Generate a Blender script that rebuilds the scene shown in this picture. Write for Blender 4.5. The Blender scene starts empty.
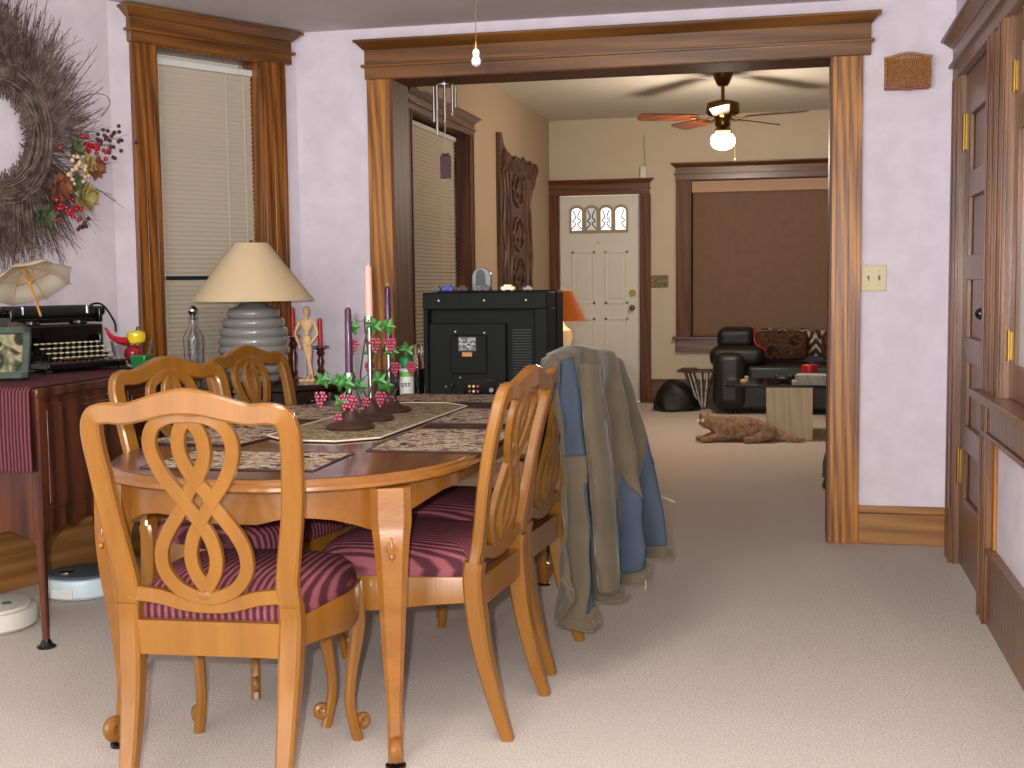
import bpy, math, random
from mathutils import Vector, Matrix
R = math.radians
rnd = random.Random(7)
SC = bpy.context.scene
COL = SC.collection
# ------------------------------------------------------------------ camera
F = 1237.0
yaw, pitch, roll = R(12.81), R(4.686), R(-0.66)
_r = Vector((math.cos(yaw), math.sin(yaw), 0)); _f = Vector((-math.sin(yaw), math.cos(yaw), 0))
_f = _f * math.cos(pitch) + Vector((0, 0, -math.sin(pitch)))
_u = _r.cross(_f)
_r2 = _r * math.cos(roll) + _u * math.sin(roll); _u2 = -_r * math.sin(roll) + _u * math.cos(roll)
cd = bpy.data.cameras.new('camera'); cam = bpy.data.objects.new('camera', cd); COL.objects.link(cam)
cd.sensor_width = 36; cd.lens = F / 1024 * 36; cd.clip_start = 0.05; cd.clip_end = 60
cam.matrix_world = Matrix(((_r2.x, _u2.x, -_f.x, 0), (_r2.y, _u2.y, -_f.y, 0), (_r2.z, _u2.z, -_f.z, 1.2), (0, 0, 0, 1)))
SC.camera = cam
# ------------------------------------------------------------------ light
w = bpy.data.worlds.new('world'); SC.world = w; w.use_nodes = True
w.node_tree.nodes['Background'].inputs[0].default_value = (1.0, 0.985, 0.975, 1)
w.node_tree.nodes['Background'].inputs[1].default_value = 2.3
def light(name, kind, loc, energy, color=(1, 1, 1), size=0.1, rot=None, spot=None):
    l = bpy.data.lights.new(name, kind); o = bpy.data.objects.new(name, l); COL.objects.link(o)
    l.energy = energy; l.color = color; o.location = loc
    if kind == 'AREA': l.size = size
    elif kind in ('POINT', 'SPOT'): l.shadow_soft_size = size
    if rot: o.rotation_euler = rot
    if spot: l.spot_size = R(spot); l.spot_blend = 0.6
    return o
# the camera's own flash, a hand's breadth left of the lens
fl = light('camera_flash', 'SPOT', (-0.07, 0.0, 1.25), 285, (1.0, 0.99, 0.98), 0.018, spot=84)
fl.rotation_euler = cam.matrix_world.to_euler()
# dining room ceiling lamp (above the table, out of the frame) and an added soft fill light behind the camera
light('dining_ceiling_lamp', 'POINT', (-0.8, 2.2, 2.15), 34, (1.0, 0.95, 0.9), 0.3)
light('fill_light_behind', 'AREA', (-1.2, -0.6, 2.3), 60, (1.0, 0.96, 0.92), 1.2, rot=(R(38), 0, 0))
SC.view_settings.view_transform = 'Standard'; SC.view_settings.look = 'None'
SC.view_settings.exposure = 0.42; SC.view_settings.gamma = 1.0; SC.view_settings.use_curve_mapping = False

# ------------------------------------------------------------------ materials
def lin(h):
    if isinstance(h, str):
        h = h.lstrip('#'); h = [int(h[i:i + 2], 16) for i in (0, 2, 4)]
    out = []
    for c in h:
        c /= 255.0; out.append(c / 12.92 if c <= 0.04045 else ((c + 0.055) / 1.055) ** 2.4)
    return (*out, 1)
def nt(name):
    m = bpy.data.materials.new(name); m.use_nodes = True
    t = m.node_tree; b = t.nodes['Principled BSDF']
    return m, t, b
def N(t, k, **kw):
    n = t.nodes.new(k)
    for a, v in kw.items():
        if a in n.inputs.keys(): n.inputs[a].default_value = v
        else: setattr(n, a, v)
    return n
def mat(name, col, rough=0.5, metal=0, noise=0.0, nscale=20, bump=0.0, bscale=60, coat=0, trans=0, emit=0, ecol=None, col2=None, spec=0.5, ior=1.45, sheen=0):
    m, t, b = nt(name)
    c = lin(col)
    b.inputs['Base Color'].default_value = c; b.inputs['Roughness'].default_value = rough
    b.inputs['Metallic'].default_value = metal; b.inputs['Coat Weight'].default_value = coat
    b.inputs['Transmission Weight'].default_value = trans; b.inputs['IOR'].default_value = ior
    b.inputs['Specular IOR Level'].default_value = spec; b.inputs['Sheen Weight'].default_value = sheen
    if emit:
        b.inputs['Emission Color'].default_value = lin(ecol or col); b.inputs['Emission Strength'].default_value = emit
    tc = N(t, 'ShaderNodeTexCoord')
    if noise or col2:
        n = N(t, 'ShaderNodeTexNoise', Scale=nscale, Detail=5.0); t.links.new(tc.outputs['Object'], n.inputs['Vector'])
        r = N(t, 'ShaderNodeValToRGB'); t.links.new(n.outputs['Fac'], r.inputs['Fac'])
        c2 = lin(col2) if col2 else tuple(x * (1 - noise) for x in c[:3]) + (1,)
        r.color_ramp.elements[0].position = 0.36; r.color_ramp.elements[1].position = 0.64
        r.color_ramp.elements[0].color = c2; r.color_ramp.elements[1].color = c
        t.links.new(r.outputs['Color'], b.inputs['Base Color'])
    if bump:
        n = N(t, 'ShaderNodeTexNoise', Scale=bscale, Detail=3.0); t.links.new(tc.outputs['Object'], n.inputs['Vector'])
        bp = N(t, 'ShaderNodeBump', Strength=bump, Distance=0.01); t.links.new(n.outputs['Fac'], bp.inputs['Height'])
        t.links.new(bp.outputs['Normal'], b.inputs['Normal'])
    return m
def wood(name, light_, dark, axis='z', scale=1.0, rough=0.32, coat=0.25, ring=0.5, contrast=1.0):
    m, t, b = nt(name)
    tc = N(t, 'ShaderNodeTexCoord'); mp = N(t, 'ShaderNodeMapping'); t.links.new(tc.outputs['Object'], mp.inputs['Vector'])
    s = [14 * scale] * 3; s['xyz'.index(axis)] = 0.9 * scale
    mp.inputs['Scale'].default_value = s
    n1 = N(t, 'ShaderNodeTexNoise', Scale=1.0, Detail=6.0, Distortion=1.2); t.links.new(mp.outputs[0], n1.inputs['Vector'])
    wv = N(t, 'ShaderNodeTexWave', Scale=0.6, Distortion=7.0, Detail=3.0); wv.bands_direction = 'DIAGONAL'
    t.links.new(mp.outputs[0], wv.inputs['Vector'])
    mp2 = N(t, 'ShaderNodeMapping'); t.links.new(tc.outputs['Object'], mp2.inputs['Vector'])
    s2 = [160 * scale] * 3; s2['xyz'.index(axis)] = 5 * scale; mp2.inputs['Scale'].default_value = s2
    n2 = N(t, 'ShaderNodeTexNoise', Scale=1.0, Detail=2.0); t.links.new(mp2.outputs[0], n2.inputs['Vector'])
    mx = N(t, 'ShaderNodeMix'); mx.data_type = 'FLOAT'; mx.inputs[0].default_value = ring
    t.links.new(n1.outputs['Fac'], mx.inputs[2]); t.links.new(wv.outputs['Fac'], mx.inputs[3])
    mx2 = N(t, 'ShaderNodeMix'); mx2.data_type = 'FLOAT'; mx2.inputs[0].default_value = 0.35
    t.links.new(mx.outputs[0], mx2.inputs[2]); t.links.new(n2.outputs['Fac'], mx2.inputs[3])
    r = N(t, 'ShaderNodeValToRGB'); t.links.new(mx2.outputs[0], r.inputs['Fac'])
    r.color_ramp.elements[0].position = 0.5 - 0.25 / contrast; r.color_ramp.elements[1].position = 0.5 + 0.22 / contrast
    r.color_ramp.elements[0].color = lin(dark); r.color_ramp.elements[1].color = lin(light_)
    t.links.new(r.outputs['Color'], b.inputs['Base Color'])
    b.inputs['Roughness'].default_value = rough; b.inputs['Coat Weight'].default_value = coat; b.inputs['Coat Roughness'].default_value = 0.18
    bp = N(t, 'ShaderNodeBump', Strength=0.12, Distance=0.003); t.links.new(n2.outputs['Fac'], bp.inputs['Height']); t.links.new(bp.outputs[0], b.inputs['Normal'])
    return m
def stripes(name, c1, c2, axis='x', freq=80, rough=0.8, duty=0.5):
    m, t, b = nt(name)
    tc = N(t, 'ShaderNodeTexCoord'); sp = N(t, 'ShaderNodeSeparateXYZ'); t.links.new(tc.outputs['Object'], sp.inputs[0])
    a = N(t, 'ShaderNodeMath', operation='MULTIPLY'); a.inputs[1].default_value = freq * 2 * math.pi
    t.links.new(sp.outputs['xyz'.index(axis)], a.inputs[0])
    s = N(t, 'ShaderNodeMath', operation='SINE'); t.links.new(a.outputs[0], s.inputs[0])
    mr = N(t, 'ShaderNodeMapRange'); mr.inputs[1].default_value = -0.5 + duty - 0.5; mr.inputs[2].default_value = 0.5 + duty - 0.5
    t.links.new(s.outputs[0], mr.inputs[0])
    n = N(t, 'ShaderNodeTexNoise', Scale=220.0, Detail=3.0); t.links.new(tc.outputs['Object'], n.inputs['Vector'])
    mx = N(t, 'ShaderNodeMix'); mx.data_type = 'RGBA'; t.links.new(mr.outputs[0], mx.inputs[0])
    mx.inputs[6].default_value = lin(c2); mx.inputs[7].default_value = lin(c1)
    hs = N(t, 'ShaderNodeHueSaturation'); t.links.new(mx.outputs[2], hs.inputs['Color'])
    mr2 = N(t, 'ShaderNodeMapRange'); mr2.inputs[3].default_value = 0.75; mr2.inputs[4].default_value = 1.25; t.links.new(n.outputs['Fac'], mr2.inputs[0])
    t.links.new(mr2.outputs[0], hs.inputs['Value']); t.links.new(hs.outputs[0], b.inputs['Base Color'])
    b.inputs['Roughness'].default_value = rough; b.inputs['Sheen Weight'].default_value = 0.0; b.inputs['Specular IOR Level'].default_value = 0.15
    bp = N(t, 'ShaderNodeBump', Strength=0.5, Distance=0.003); t.links.new(mr.outputs[0], bp.inputs['Height']); t.links.new(bp.outputs[0], b.inputs['Normal'])
    return m
def tapestry(name, cols, scale=14, vor=True, rough=0.85, fine=70):
    m, t, b = nt(name)
    tc = N(t, 'ShaderNodeTexCoord'); n = N(t, 'ShaderNodeTexNoise', Scale=scale, Detail=4.0, Distortion=1.5)
    mp = N(t, 'ShaderNodeMapping'); mp.inputs['Scale'].default_value = (1, 1.6, 1); t.links.new(tc.outputs['Object'], mp.inputs['Vector'])
    t.links.new(mp.outputs[0], n.inputs['Vector'])
    n2 = N(t, 'ShaderNodeTexNoise', Scale=float(fine), Detail=2.0); t.links.new(tc.outputs['Object'], n2.inputs['Vector'])
    mx = N(t, 'ShaderNodeMix'); mx.data_type = 'FLOAT'; mx.inputs[0].default_value = 0.3; t.links.new(n.outputs['Fac'], mx.inputs[2]); t.links.new(n2.outputs['Fac'], mx.inputs[3])
    r = N(t, 'ShaderNodeValToRGB'); t.links.new(mx.outputs[0], r.inputs['Fac']); cr = r.color_ramp; cr.interpolation = 'LINEAR'
    k = len(cols)
    for i, c in enumerate(cols):
        p = 0.42 + 0.18 * i / (k - 1)
        e = cr.elements[i] if i < 2 else cr.elements.new(p)
        e.position = p; e.color = lin(c)
    cr.elements[0].position = 0.42
    t.links.new(r.outputs[0], b.inputs['Base Color']); b.inputs['Roughness'].default_value = rough; b.inputs['Specular IOR Level'].default_value = 0.2
    return m
M = {}
M['wall'] = mat('lavender_paint', '#dcd2dc', 0.75, noise=0.10, nscale=9, bump=0.08, bscale=90)
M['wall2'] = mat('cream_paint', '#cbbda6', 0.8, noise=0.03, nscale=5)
M['ceil'] = mat('ceiling_paint', '#cfcac6', 0.85, noise=0.04, nscale=8)
M['ceil2'] = mat('living_ceiling_paint', '#cfc8bc', 0.85)
M['carpet'] = mat('beige_carpet', '#d2c7bd', 0.95, col2='#b5a99e', nscale=170, bump=0.5, bscale=240, spec=0.05)
OAKL, OAKD = '#a8681f', '#693a12'
M['oak_z'] = wood('golden_oak_upright', '#b4741f', '#74420e', 'z', 1.5, contrast=1.3, rough=0.42, coat=0.08)
M['oak_x'] = wood('golden_oak_header', '#80511f', '#54310f', 'x')
M['oak_win'] = wood('oak_window_upright', '#93591f', '#57300e', 'z', 1.5, contrast=1.3)
M['oak_base'] = wood('oak_baseboard', '#a87642', '#7d5329', 'x')
M['oak_y'] = wood('oak_right_wall', '#7e5536', '#50311c', 'z', 1.3, rough=0.38)
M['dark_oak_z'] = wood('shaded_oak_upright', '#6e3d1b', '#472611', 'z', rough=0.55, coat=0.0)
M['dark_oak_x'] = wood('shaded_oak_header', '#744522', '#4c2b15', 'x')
M['chair'] = wood('honey_maple', '#8d5c1d', '#724611', 'z', 0.7, rough=0.28, coat=0.35, ring=0.25, contrast=0.8)
M['table'] = wood('honey_table_apron', '#905b20', '#734614', 'x', 0.7, rough=0.28, coat=0.35, ring=0.25, contrast=0.8)
M['ttop'] = wood('table_top_veneer', '#5c3018', '#42200f', 'y', 0.6, rough=0.15, coat=0.4, ring=0.4, contrast=0.8)
M['walnut'] = wood('dark_mahogany', '#5a2c18', '#2a110a', 'z', 0.8, rough=0.3, coat=0.35, contrast=1.3)
M['ebony'] = wood('blackened_wood', '#2e1712', '#120a08', 'x', 0.8, rough=0.25, coat=0.4)
M['seat'] = stripes('burgundy_rib_velvet', '#834a50', '#48222a', 'x', 58, duty=0.6)
M['runner'] = stripes('burgundy_ribbed_cloth', '#6c3c42', '#3c1c20', 'x', 75, duty=0.55)
M['black'] = mat('black_plastic', '#1b1d1e', 0.45, noise=0.15, nscale=200, bump=0.05, bscale=300)
M['tv'] = mat('dark_grey_tv_plastic', '#0f1312', 0.65, noise=0.25, nscale=240, spec=0.25)
M['blackm'] = mat('black_enamel', '#0c0c0d', 0.2, coat=0.5)
M['chrome'] = mat('chrome', '#c8c8cc', 0.18, 1)
M['brass'] = mat('brass', '#96793c', 0.38, 1)
M['silver'] = mat('dull_aluminium', '#aaa6a2', 0.3, 1)
M['blind'] = mat('cream_blind_slats', '#c4b8a4', 0.6)
M['white'] = mat('white_paint', '#dcd8cc', 0.5)
M['whitepl'] = mat('white_plastic', '#dad9d2', 0.35)
M['glass'] = mat('clear_glass', '#ffffff', 0.02, trans=1.0, ior=1.45)
M['shade'] = mat('beige_lampshade', '#cdb792', 0.85, noise=0.05, nscale=200)
M['grey'] = mat('grey_glazed_ceramic', '#7e7d79', 0.22, coat=0.5)
M['bronze'] = mat('brown_bronze_resin', '#4a332b', 0.4, metal=0.3, noise=0.3, nscale=60)
M['leaf'] = mat('green_enamel_leaf', '#4a8a3a', 0.4, col2='#235c28', nscale=90)
M['grape'] = mat('rose_red_grapes', '#8e3046', 0.3, coat=0.4)
M['vine'] = mat('dark_vine_wire', '#3c2a26', 0.5)
M['pinkwax'] = mat('pink_candle_wax', '#f0a093', 0.4, spec=0.6)
M['purplewax'] = mat('dark_purple_wax', '#3f1a3a', 0.25, coat=0.4)
M['redwax'] = mat('red_candle_wax', '#c01f26', 0.35)
M['limba'] = mat('pale_beech', '#dcb483', 0.5, noise=0.1, nscale=30)
M['redwood'] = wood('red_brown_turned_wood', '#6a2620', '#3c1410', 'z')
M['twig'] = mat('grey_brown_twigs', '#7a6a60', 0.9, col2='#4c403a', nscale=25, spec=0.1)
M['wpearl'] = mat('cream_berries', '#d0b48c', 0.3)
M['berry'] = mat('red_berries', '#a01828', 0.25, coat=0.5)
M['dberry'] = mat('dark_burgundy_berries', '#45101c', 0.25, coat=0.5)
M['dleaf'] = mat('dusky_green_leaves', '#5c6440', 0.7, col2='#34402a', nscale=60)
M['petal'] = mat('rust_and_olive_petals', '#8a5a34', 0.8, col2='#6a2a26', nscale=40)
M['petal2'] = mat('olive_yellow_petals', '#a59a58', 0.8, col2='#7c6a3a', nscale=30)
M['olive'] = mat('olive_khaki_nylon', '#4d412e', 0.8, noise=0.18, nscale=9, bump=0.25, bscale=14, sheen=0.2)
M['blue'] = mat('slate_blue_nylon', '#2e3947', 0.8, noise=0.15, nscale=9, bump=0.2, bscale=14)
M['leather'] = mat('black_leather', '#1c1b1d', 0.42, noise=0.2, nscale=14, bump=0.2, bscale=20)
M['bag'] = mat('black_nylon', '#0c0b0c', 0.5, bump=0.6, bscale=14)
M['beige'] = wood('pale_beige_laminate', '#c7b48c', '#b5a17a', 'z', 1.2, rough=0.5, coat=0.0)
M['darkglass'] = mat('smoked_glass', '#20262a', 0.08, coat=0.6, trans=0.3)
M['cat'] = mat('tan_cat_fur', '#a98a70', 0.95, col2='#84634c', nscale=28, bump=0.6, bscale=90, spec=0.05)
M['curtain'] = mat('brown_vertical_blind', '#7d6250', 0.85, noise=0.08, nscale=12)
M['carve'] = wood('carved_dark_wood', '#6b4a36', '#38241a', 'z', 1.0, rough=0.55, coat=0)
M['wicker'] = mat('tan_wicker', '#b07a44', 0.6, col2='#80522a', nscale=90)
M['book'] = mat('grey_book_cover', '#a9aba4', 0.6)
M['paper'] = mat('magazine_paper', '#c8c2b6', 0.7, col2='#8a867c', nscale=40)
M['zig'] = None
M['matA'] = tapestry('tapestry_weave', ['#1c1614', '#8a7666', '#ccb89c', '#5c3228', '#bcab92', '#3e3028'], 10, fine=34)
M['matB'] = tapestry('lace_runner_weave', ['#33281e', '#a08c6c', '#5a4636', '#c4b08c', '#4a342c'], 26, fine=90)
M['cushion'] = tapestry('dark_floral_cushion', ['#1c1210', '#44301f', '#5a3c28', '#4c1e1a', '#343424'], 9, fine=40)
M['photo'] = tapestry('faded_picture', ['#2c2e26', '#5c604a', '#a08a6a', '#6c7a5c'], 12, fine=30)
M['orange'] = mat('orange_lampshade', '#b4561e', 0.8, emit=0.12, ecol='#e0701c')
M['cream'] = mat('cream_ceramic', '#d8c8a0', 0.3, coat=0.4, emit=0.25, ecol='#e8c880')
M['globe'] = mat('lit_globe_glass', '#fff6e0', 0.3, emit=9, ecol='#fff0d0')
M['pane'] = mat('bright_daylight_pane', '#ffffff', 0.2, emit=1.1, ecol='#f2f6ff')
M['came'] = mat('lead_came', '#56584e', 0.5, 0.4)
M['cover'] = mat('leaded_frame_beige', '#a29372', 0.6)
M['fan'] = wood('fan_blade_walnut', '#6c3820', '#3c1c10', 'x')
M['robot1'] = mat('pale_blue_grey_plastic', '#c2d2da', 0.35)
M['robot1top'] = mat('dark_slate_plastic', '#4a555c', 0.45)
M['robot2'] = mat('ivory_plastic', '#cdc9bc', 0.35)
M['lace'] = mat('ivory_lace', '#d2c6ae', 0.8, noise=0.15, nscale=120)
M['gauze'] = mat('sheer_ivory_gauze', '#d2c6ae', 0.8); M['gauze'].node_tree.nodes['Principled BSDF'].inputs['Alpha'].default_value = 0.6
M['bamboo'] = mat('amber_bamboo', '#b8843c', 0.4)
M['key'] = mat('ivory_key_caps', '#c9bd96', 0.35)
M['felt'] = mat('brown_felt', '#5a463a', 0.9, col2='#3a2c24', nscale=20)
M['gframe'] = mat('verdigris_frame', '#3b4a40', 0.5, noise=0.4, nscale=30)
M['rglass'] = mat('red_glass', '#b0202c', 0.15, coat=0.6)
M['green'] = mat('green_glass', '#1f6a34', 0.15, coat=0.6)
M['yellow'] = mat('yellow_glass', '#d8c01c', 0.15, coat=0.6)
M['wirec'] = mat('grey_wire', '#8c7c6c', 0.5)
M['darkred'] = mat('dark_red_disc', '#3c1210', 0.4)
M['plate'] = mat('almond_switch_plate', '#cdbd92', 0.4)
M['sky'] = mat('night_outside', '#2c3038', 0.9)
# ------------------------------------------------------------------ mesh helpers
class MB:
    def __init__(s): s.v = []; s.f = []
    def add(s, vs, fs):
        o = len(s.v); s.v += [tuple(v) for v in vs]; s.f += [tuple(i + o for i in f) for f in fs]; return s
    def box(s, x0, x1, y0, y1, z0, z1):
        v = [(x, y, z) for z in (z0, z1) for y in (y0, y1) for x in (x0, x1)]
        return s.add(v, [(0, 2, 3, 1), (4, 5, 7, 6), (0, 1, 5, 4), (2, 6, 7, 3), (0, 4, 6, 2), (1, 3, 7, 5)])
    def frus(s, a, b):  # a=(x0,x1,y0,y1,z) b the same
        v = [(x, y, q[4]) for q in (a, b) for y in q[2:4] for x in q[0:2]]
        return s.add(v, [(0, 2, 3, 1), (4, 5, 7, 6), (0, 1, 5, 4), (2, 6, 7, 3), (0, 4, 6, 2), (1, 3, 7, 5)])
    def loft(s, rings, caps=True, closed=True):
        n = len(rings[0]); o = len(s.v)
        for r in rings: s.v += [tuple(p) for p in r]
        for i in range(len(rings) - 1):
            for j in range(n if closed else n - 1):
                a = o + i * n + j; b = o + i * n + (j + 1) % n
                s.f.append((a, b, b + n, a + n))
        if caps:
            s.f.append(tuple(o + j for j in reversed(range(n)))); e = o + (len(rings) - 1) * n
            s.f.append(tuple(e + j for j in range(n)))
        return s
    def lathe(s, prof, n=32, c=(0, 0, 0), caps=True):
        return s.loft([[(c[0] + r * math.cos(2 * math.pi * j / n), c[1] + r * math.sin(2 * math.pi * j / n), c[2] + z) for j in range(n)] for r, z in prof], caps)
    def ell(s, c, r, n=12, m=8, rot=None):
        rings = []
        for i in range(m + 1):
            th = -math.pi / 2 + math.pi * i / m; k = max(math.cos(th), 0.02)
            ring = []
            for j in range(n):
                p = Vector((r[0] * k * math.cos(2 * math.pi * j / n), r[1] * k * math.sin(2 * math.pi * j / n), r[2] * math.sin(th)))
                if rot: p = rot @ p
                ring.append(p + Vector(c))
            rings.append(ring)
        return s.loft(rings)
    def sweep(s, path, sec, ref=(0, 0, 1), caps=True):
        """sec(i) -> list of (a,b) offsets, a along side, b along ref-ish normal"""
        P = [Vector(p) for p in path]; rings = []
        for i, p in enumerate(P):
            t = (P[min(i + 1, len(P) - 1)] - P[max(i - 1, 0)]).normalized()
            nrm = Vector(ref(i) if callable(ref) else ref); sd = nrm.cross(t)
            if sd.length < 1e-5: sd = Vector((1, 0, 0)).cross(t)
            sd.normalize(); nn = t.cross(sd).normalized()
            rings.append([p + sd * a + nn * b for a, b in sec(i)])
        return s.loft(rings, caps)
    def tube(s, path, rad, n=8, ref=(0.13, 0.31, 0.9), caps=True):
        g = rad if callable(rad) else (lambda i: rad)
        return s.sweep(path, lambda i: [(g(i) * math.cos(2 * math.pi * j / n), g(i) * math.sin(2 * math.pi * j / n)) for j in range(n)], ref, caps)
    def strap(s, path, wd, th, ref=(0, 1, 0), ch=0.22, caps=True):
        gw = wd if callable(wd) else (lambda i: wd); gt = th if callable(th) else (lambda i: th)
        def sec(i):
            a, b = gw(i) / 2, gt(i) / 2; c = ch * min(a, b)
            return [(a - c, -b), (a, -b + c), (a, b - c), (a - c, b), (-a + c, b), (-a, b - c), (-a, -b + c), (-a + c, -b)]
        return s.sweep(path, sec, ref, caps)
    def prism(s, poly, z0, z1):
        n = len(poly)
        return s.loft([[(x, y, z0) for x, y in poly], [(x, y, z1) for x, y in poly]])
    def build(s, name, m, parent=None, smooth=True, angle=35, bevel=0, sub=0):
        me = bpy.data.meshes.new(name); me.from_pydata(s.v, [], s.f); me.update()
        import bmesh
        bm = bmesh.new(); bm.from_mesh(me); bmesh.ops.recalc_face_normals(bm, faces=bm.faces); bm.to_mesh(me); bm.free()
        if smooth:
            me.polygons.foreach_set('use_smooth', [True] * len(me.polygons)); me.set_sharp_from_angle(angle=R(angle))
        o = bpy.data.objects.new(name, me); COL.objects.link(o); me.materials.append(m)
        if parent is not None: o.parent = parent
        if bevel:
            b = o.modifiers.new('bevel', 'BEVEL'); b.width = bevel; b.segments = 2; b.limit_method = 'ANGLE'; b.angle_limit = R(40)
        if sub:
            b = o.modifiers.new('sub', 'SUBSURF'); b.levels = sub; b.render_levels = sub
        return o
def thing(name, label, cat, loc=(0, 0, 0), rz=0, group=None):
    o = bpy.data.objects.new(name, None); COL.objects.link(o); o.empty_display_size = 0.1
    o.location = loc; o.rotation_euler = (0, 0, rz); o['label'] = label; o['category'] = cat
    if group: o['group'] = group
    return o
def tag(o, label, cat, group=None, kind=None):
    o['label'] = label; o['category'] = cat
    if group: o['group'] = group
    if kind: o['kind'] = kind
    return o
def struct(o, label=None, cat=None):
    o['kind'] = 'structure'
    if label: o['label'] = label
    if cat: o['category'] = cat
    return o
def sempty(name, loc, rz, label, cat):
    o = thing(name, label, cat, loc, rz); o['kind'] = 'structure'; return o
def dup(root, loc, rz, label=None, group=None):
    r = root.copy(); COL.objects.link(r); r.location = loc; r.rotation_euler = (0, 0, rz)
    if label: r['label'] = label
    if group: r['group'] = group
    for ch in list(root.children):
        c = ch.copy(); COL.objects.link(c); c.parent = r
        for g in list(ch.children):
            d = g.copy(); COL.objects.link(d); d.parent = c
    return r
def cr(pts, n=6):
    """Catmull-Rom through points of any dimension"""
    out = []
    P = [pts[0]] + list(pts) + [pts[-1]]
    for i in range(1, len(P) - 2):
        for k in range(n):
            t = k / n
            out.append(tuple(0.5 * (2 * b + (c - a) * t + (2 * a - 5 * b + 4 * c - d) * t * t + (-a + 3 * b - 3 * c + d) * t ** 3)
                             for a, b, c, d in zip(P[i - 1], P[i], P[i + 1], P[i + 2])))
    out.append(tuple(pts[-1])); return out
def text_mesh(name, s, size, m, parent, loc, rot, depth=0.0004):
    cu = bpy.data.curves.new(name + '_c', 'FONT'); cu.body = s; cu.size = size; cu.extrude = depth; cu.align_x = 'CENTER'
    o = bpy.data.objects.new('t', cu); COL.objects.link(o); bpy.context.view_layer.update()
    me = bpy.data.meshes.new_from_object(o); bpy.data.objects.remove(o); bpy.data.curves.remove(cu)
    o = bpy.data.objects.new(name, me); COL.objects.link(o); me.materials.clear(); me.materials.append(m)
    o.parent = parent; o.location = loc; o.rotation_euler = rot; return o
# header with cap in a wall frame (local x along the wall, -y out of it)
def header(par, x0, x1, z0, z1, m, name='header', d=0.03):
    b = MB(); h = z1 - z0
    b.box(x0, x1, -d, 0, z0, z1 - 0.04)
    b.box(x0 - 0.014, x1 + 0.014, -d - 0.016, 0, z0 + 0.30 * h, z0 + 0.30 * h + 0.014)
    b.frus((x0 - 0.004, x1 + 0.004, -d - 0.004, 0, z1 - 0.045), (x0 - 0.035, x1 + 0.035, -d - 0.04, 0, z1 - 0.012))
    b.box(x0 - 0.042, x1 + 0.042, -d - 0.046, 0, z1 - 0.013, z1)
    return b.build(name, m, par, bevel=0.003)
def casing(par, x0, x1, z0, z1, m, name='casing', d=0.024):
    b = MB(); w_ = x1 - x0
    b.box(x0, x1, -d, 0.0, z0, z1)
    b.box(x0 + 0.0 * w_, x0 + 0.16 * w_, -d - 0.007, -d, z0, z1)
    b.box(x1 - 0.16 * w_, x1, -d - 0.007, -d, z0, z1)
    b.box(x0 + 0.42 * w_, x0 + 0.58 * w_, -d - 0.004, -d, z0, z1)
    return b.build(name, m, par, bevel=0.004)

# ------------------------------------------------------------------ the shell
CX, CY = -2.376, 5.77            # corner of arch wall and oblique window wall
ZC, ZL = 2.425, 2.79
KX, KY = CX - 1.003 * math.cos(R(60)), CY - 1.003 * math.sin(R(60))   # corner by the wreath wall
struct(MB().box(-4.6, 2.6, -1.2, 12.5, -0.1, 0.0).build('floor', M['carpet'], smooth=False), 'beige wall-to-wall carpet running through both rooms', 'floor')
struct(MB().box(-4.6, 1.2, -1.2, 5.77, ZC, ZC + 0.1).build('ceiling', M['ceil'], smooth=False), 'pale grey dining room ceiling', 'ceiling')
struct(MB().box(-2.6, 2.6, 5.97, 12.4, ZL, ZL + 0.1).build('ceiling_living', M['ceil2'], smooth=False), 'higher ceiling of the far living room', 'ceiling')
AX0, AX1 = -1.89, 0.168        # arch clear opening
AZ = 2.19
b = MB(); b.box(-2.376, AX0, CY, 5.97, 0, 2.9); b.box(AX1, 2.6, CY, 5.97, 0, 2.9); b.box(AX0, AX1, CY, 5.97, AZ, 2.9)
struct(b.build('wall_arch', M['wall'], smooth=False), 'lavender wall holding the wide cased opening', 'wall')
tr = sempty('trim_1', (0, CY, 0), 0, 'golden oak cased opening between dining and living room', 'trim')
header(tr, -1.995 - 0.02, 0.292 + 0.035, 2.18, 2.362, M['oak_x'])
casing(tr, -2.005, AX0 + 0.002, 0, 2.18, M['oak_z']); casing(tr, AX1 - 0.002, 0.294, 0, 2.18, M['oak_z'])
b = MB(); b.box(AX0 - 0.005, AX0 + 0.012, -0.024, 0.23, 0, AZ); b.box(AX1 - 0.012, AX1 + 0.005, -0.024, 0.23, 0, AZ)
b.box(AX0, AX1, -0.024, 0.23, AZ - 0.014, AZ + 0.004); b.build('jamb', M['dark_oak_z'], tr, bevel=0.002)
struct(MB().box(0.294, 0.68, CY - 0.022, CY, 0, 0.14).box(0.294, 0.68, CY - 0.014, CY, 0.14, 0.175).build('baseboard_arch_right', M['oak_base'], bevel=0.004), 'oak baseboard right of the opening', 'baseboard')
struct(MB().box(-2.4, -2.005, CY - 0.022, CY, 0, 0.175).build('baseboard_arch_left', M['oak_base'], bevel=0.004), 'oak baseboard left of the opening', 'baseboard')
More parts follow.
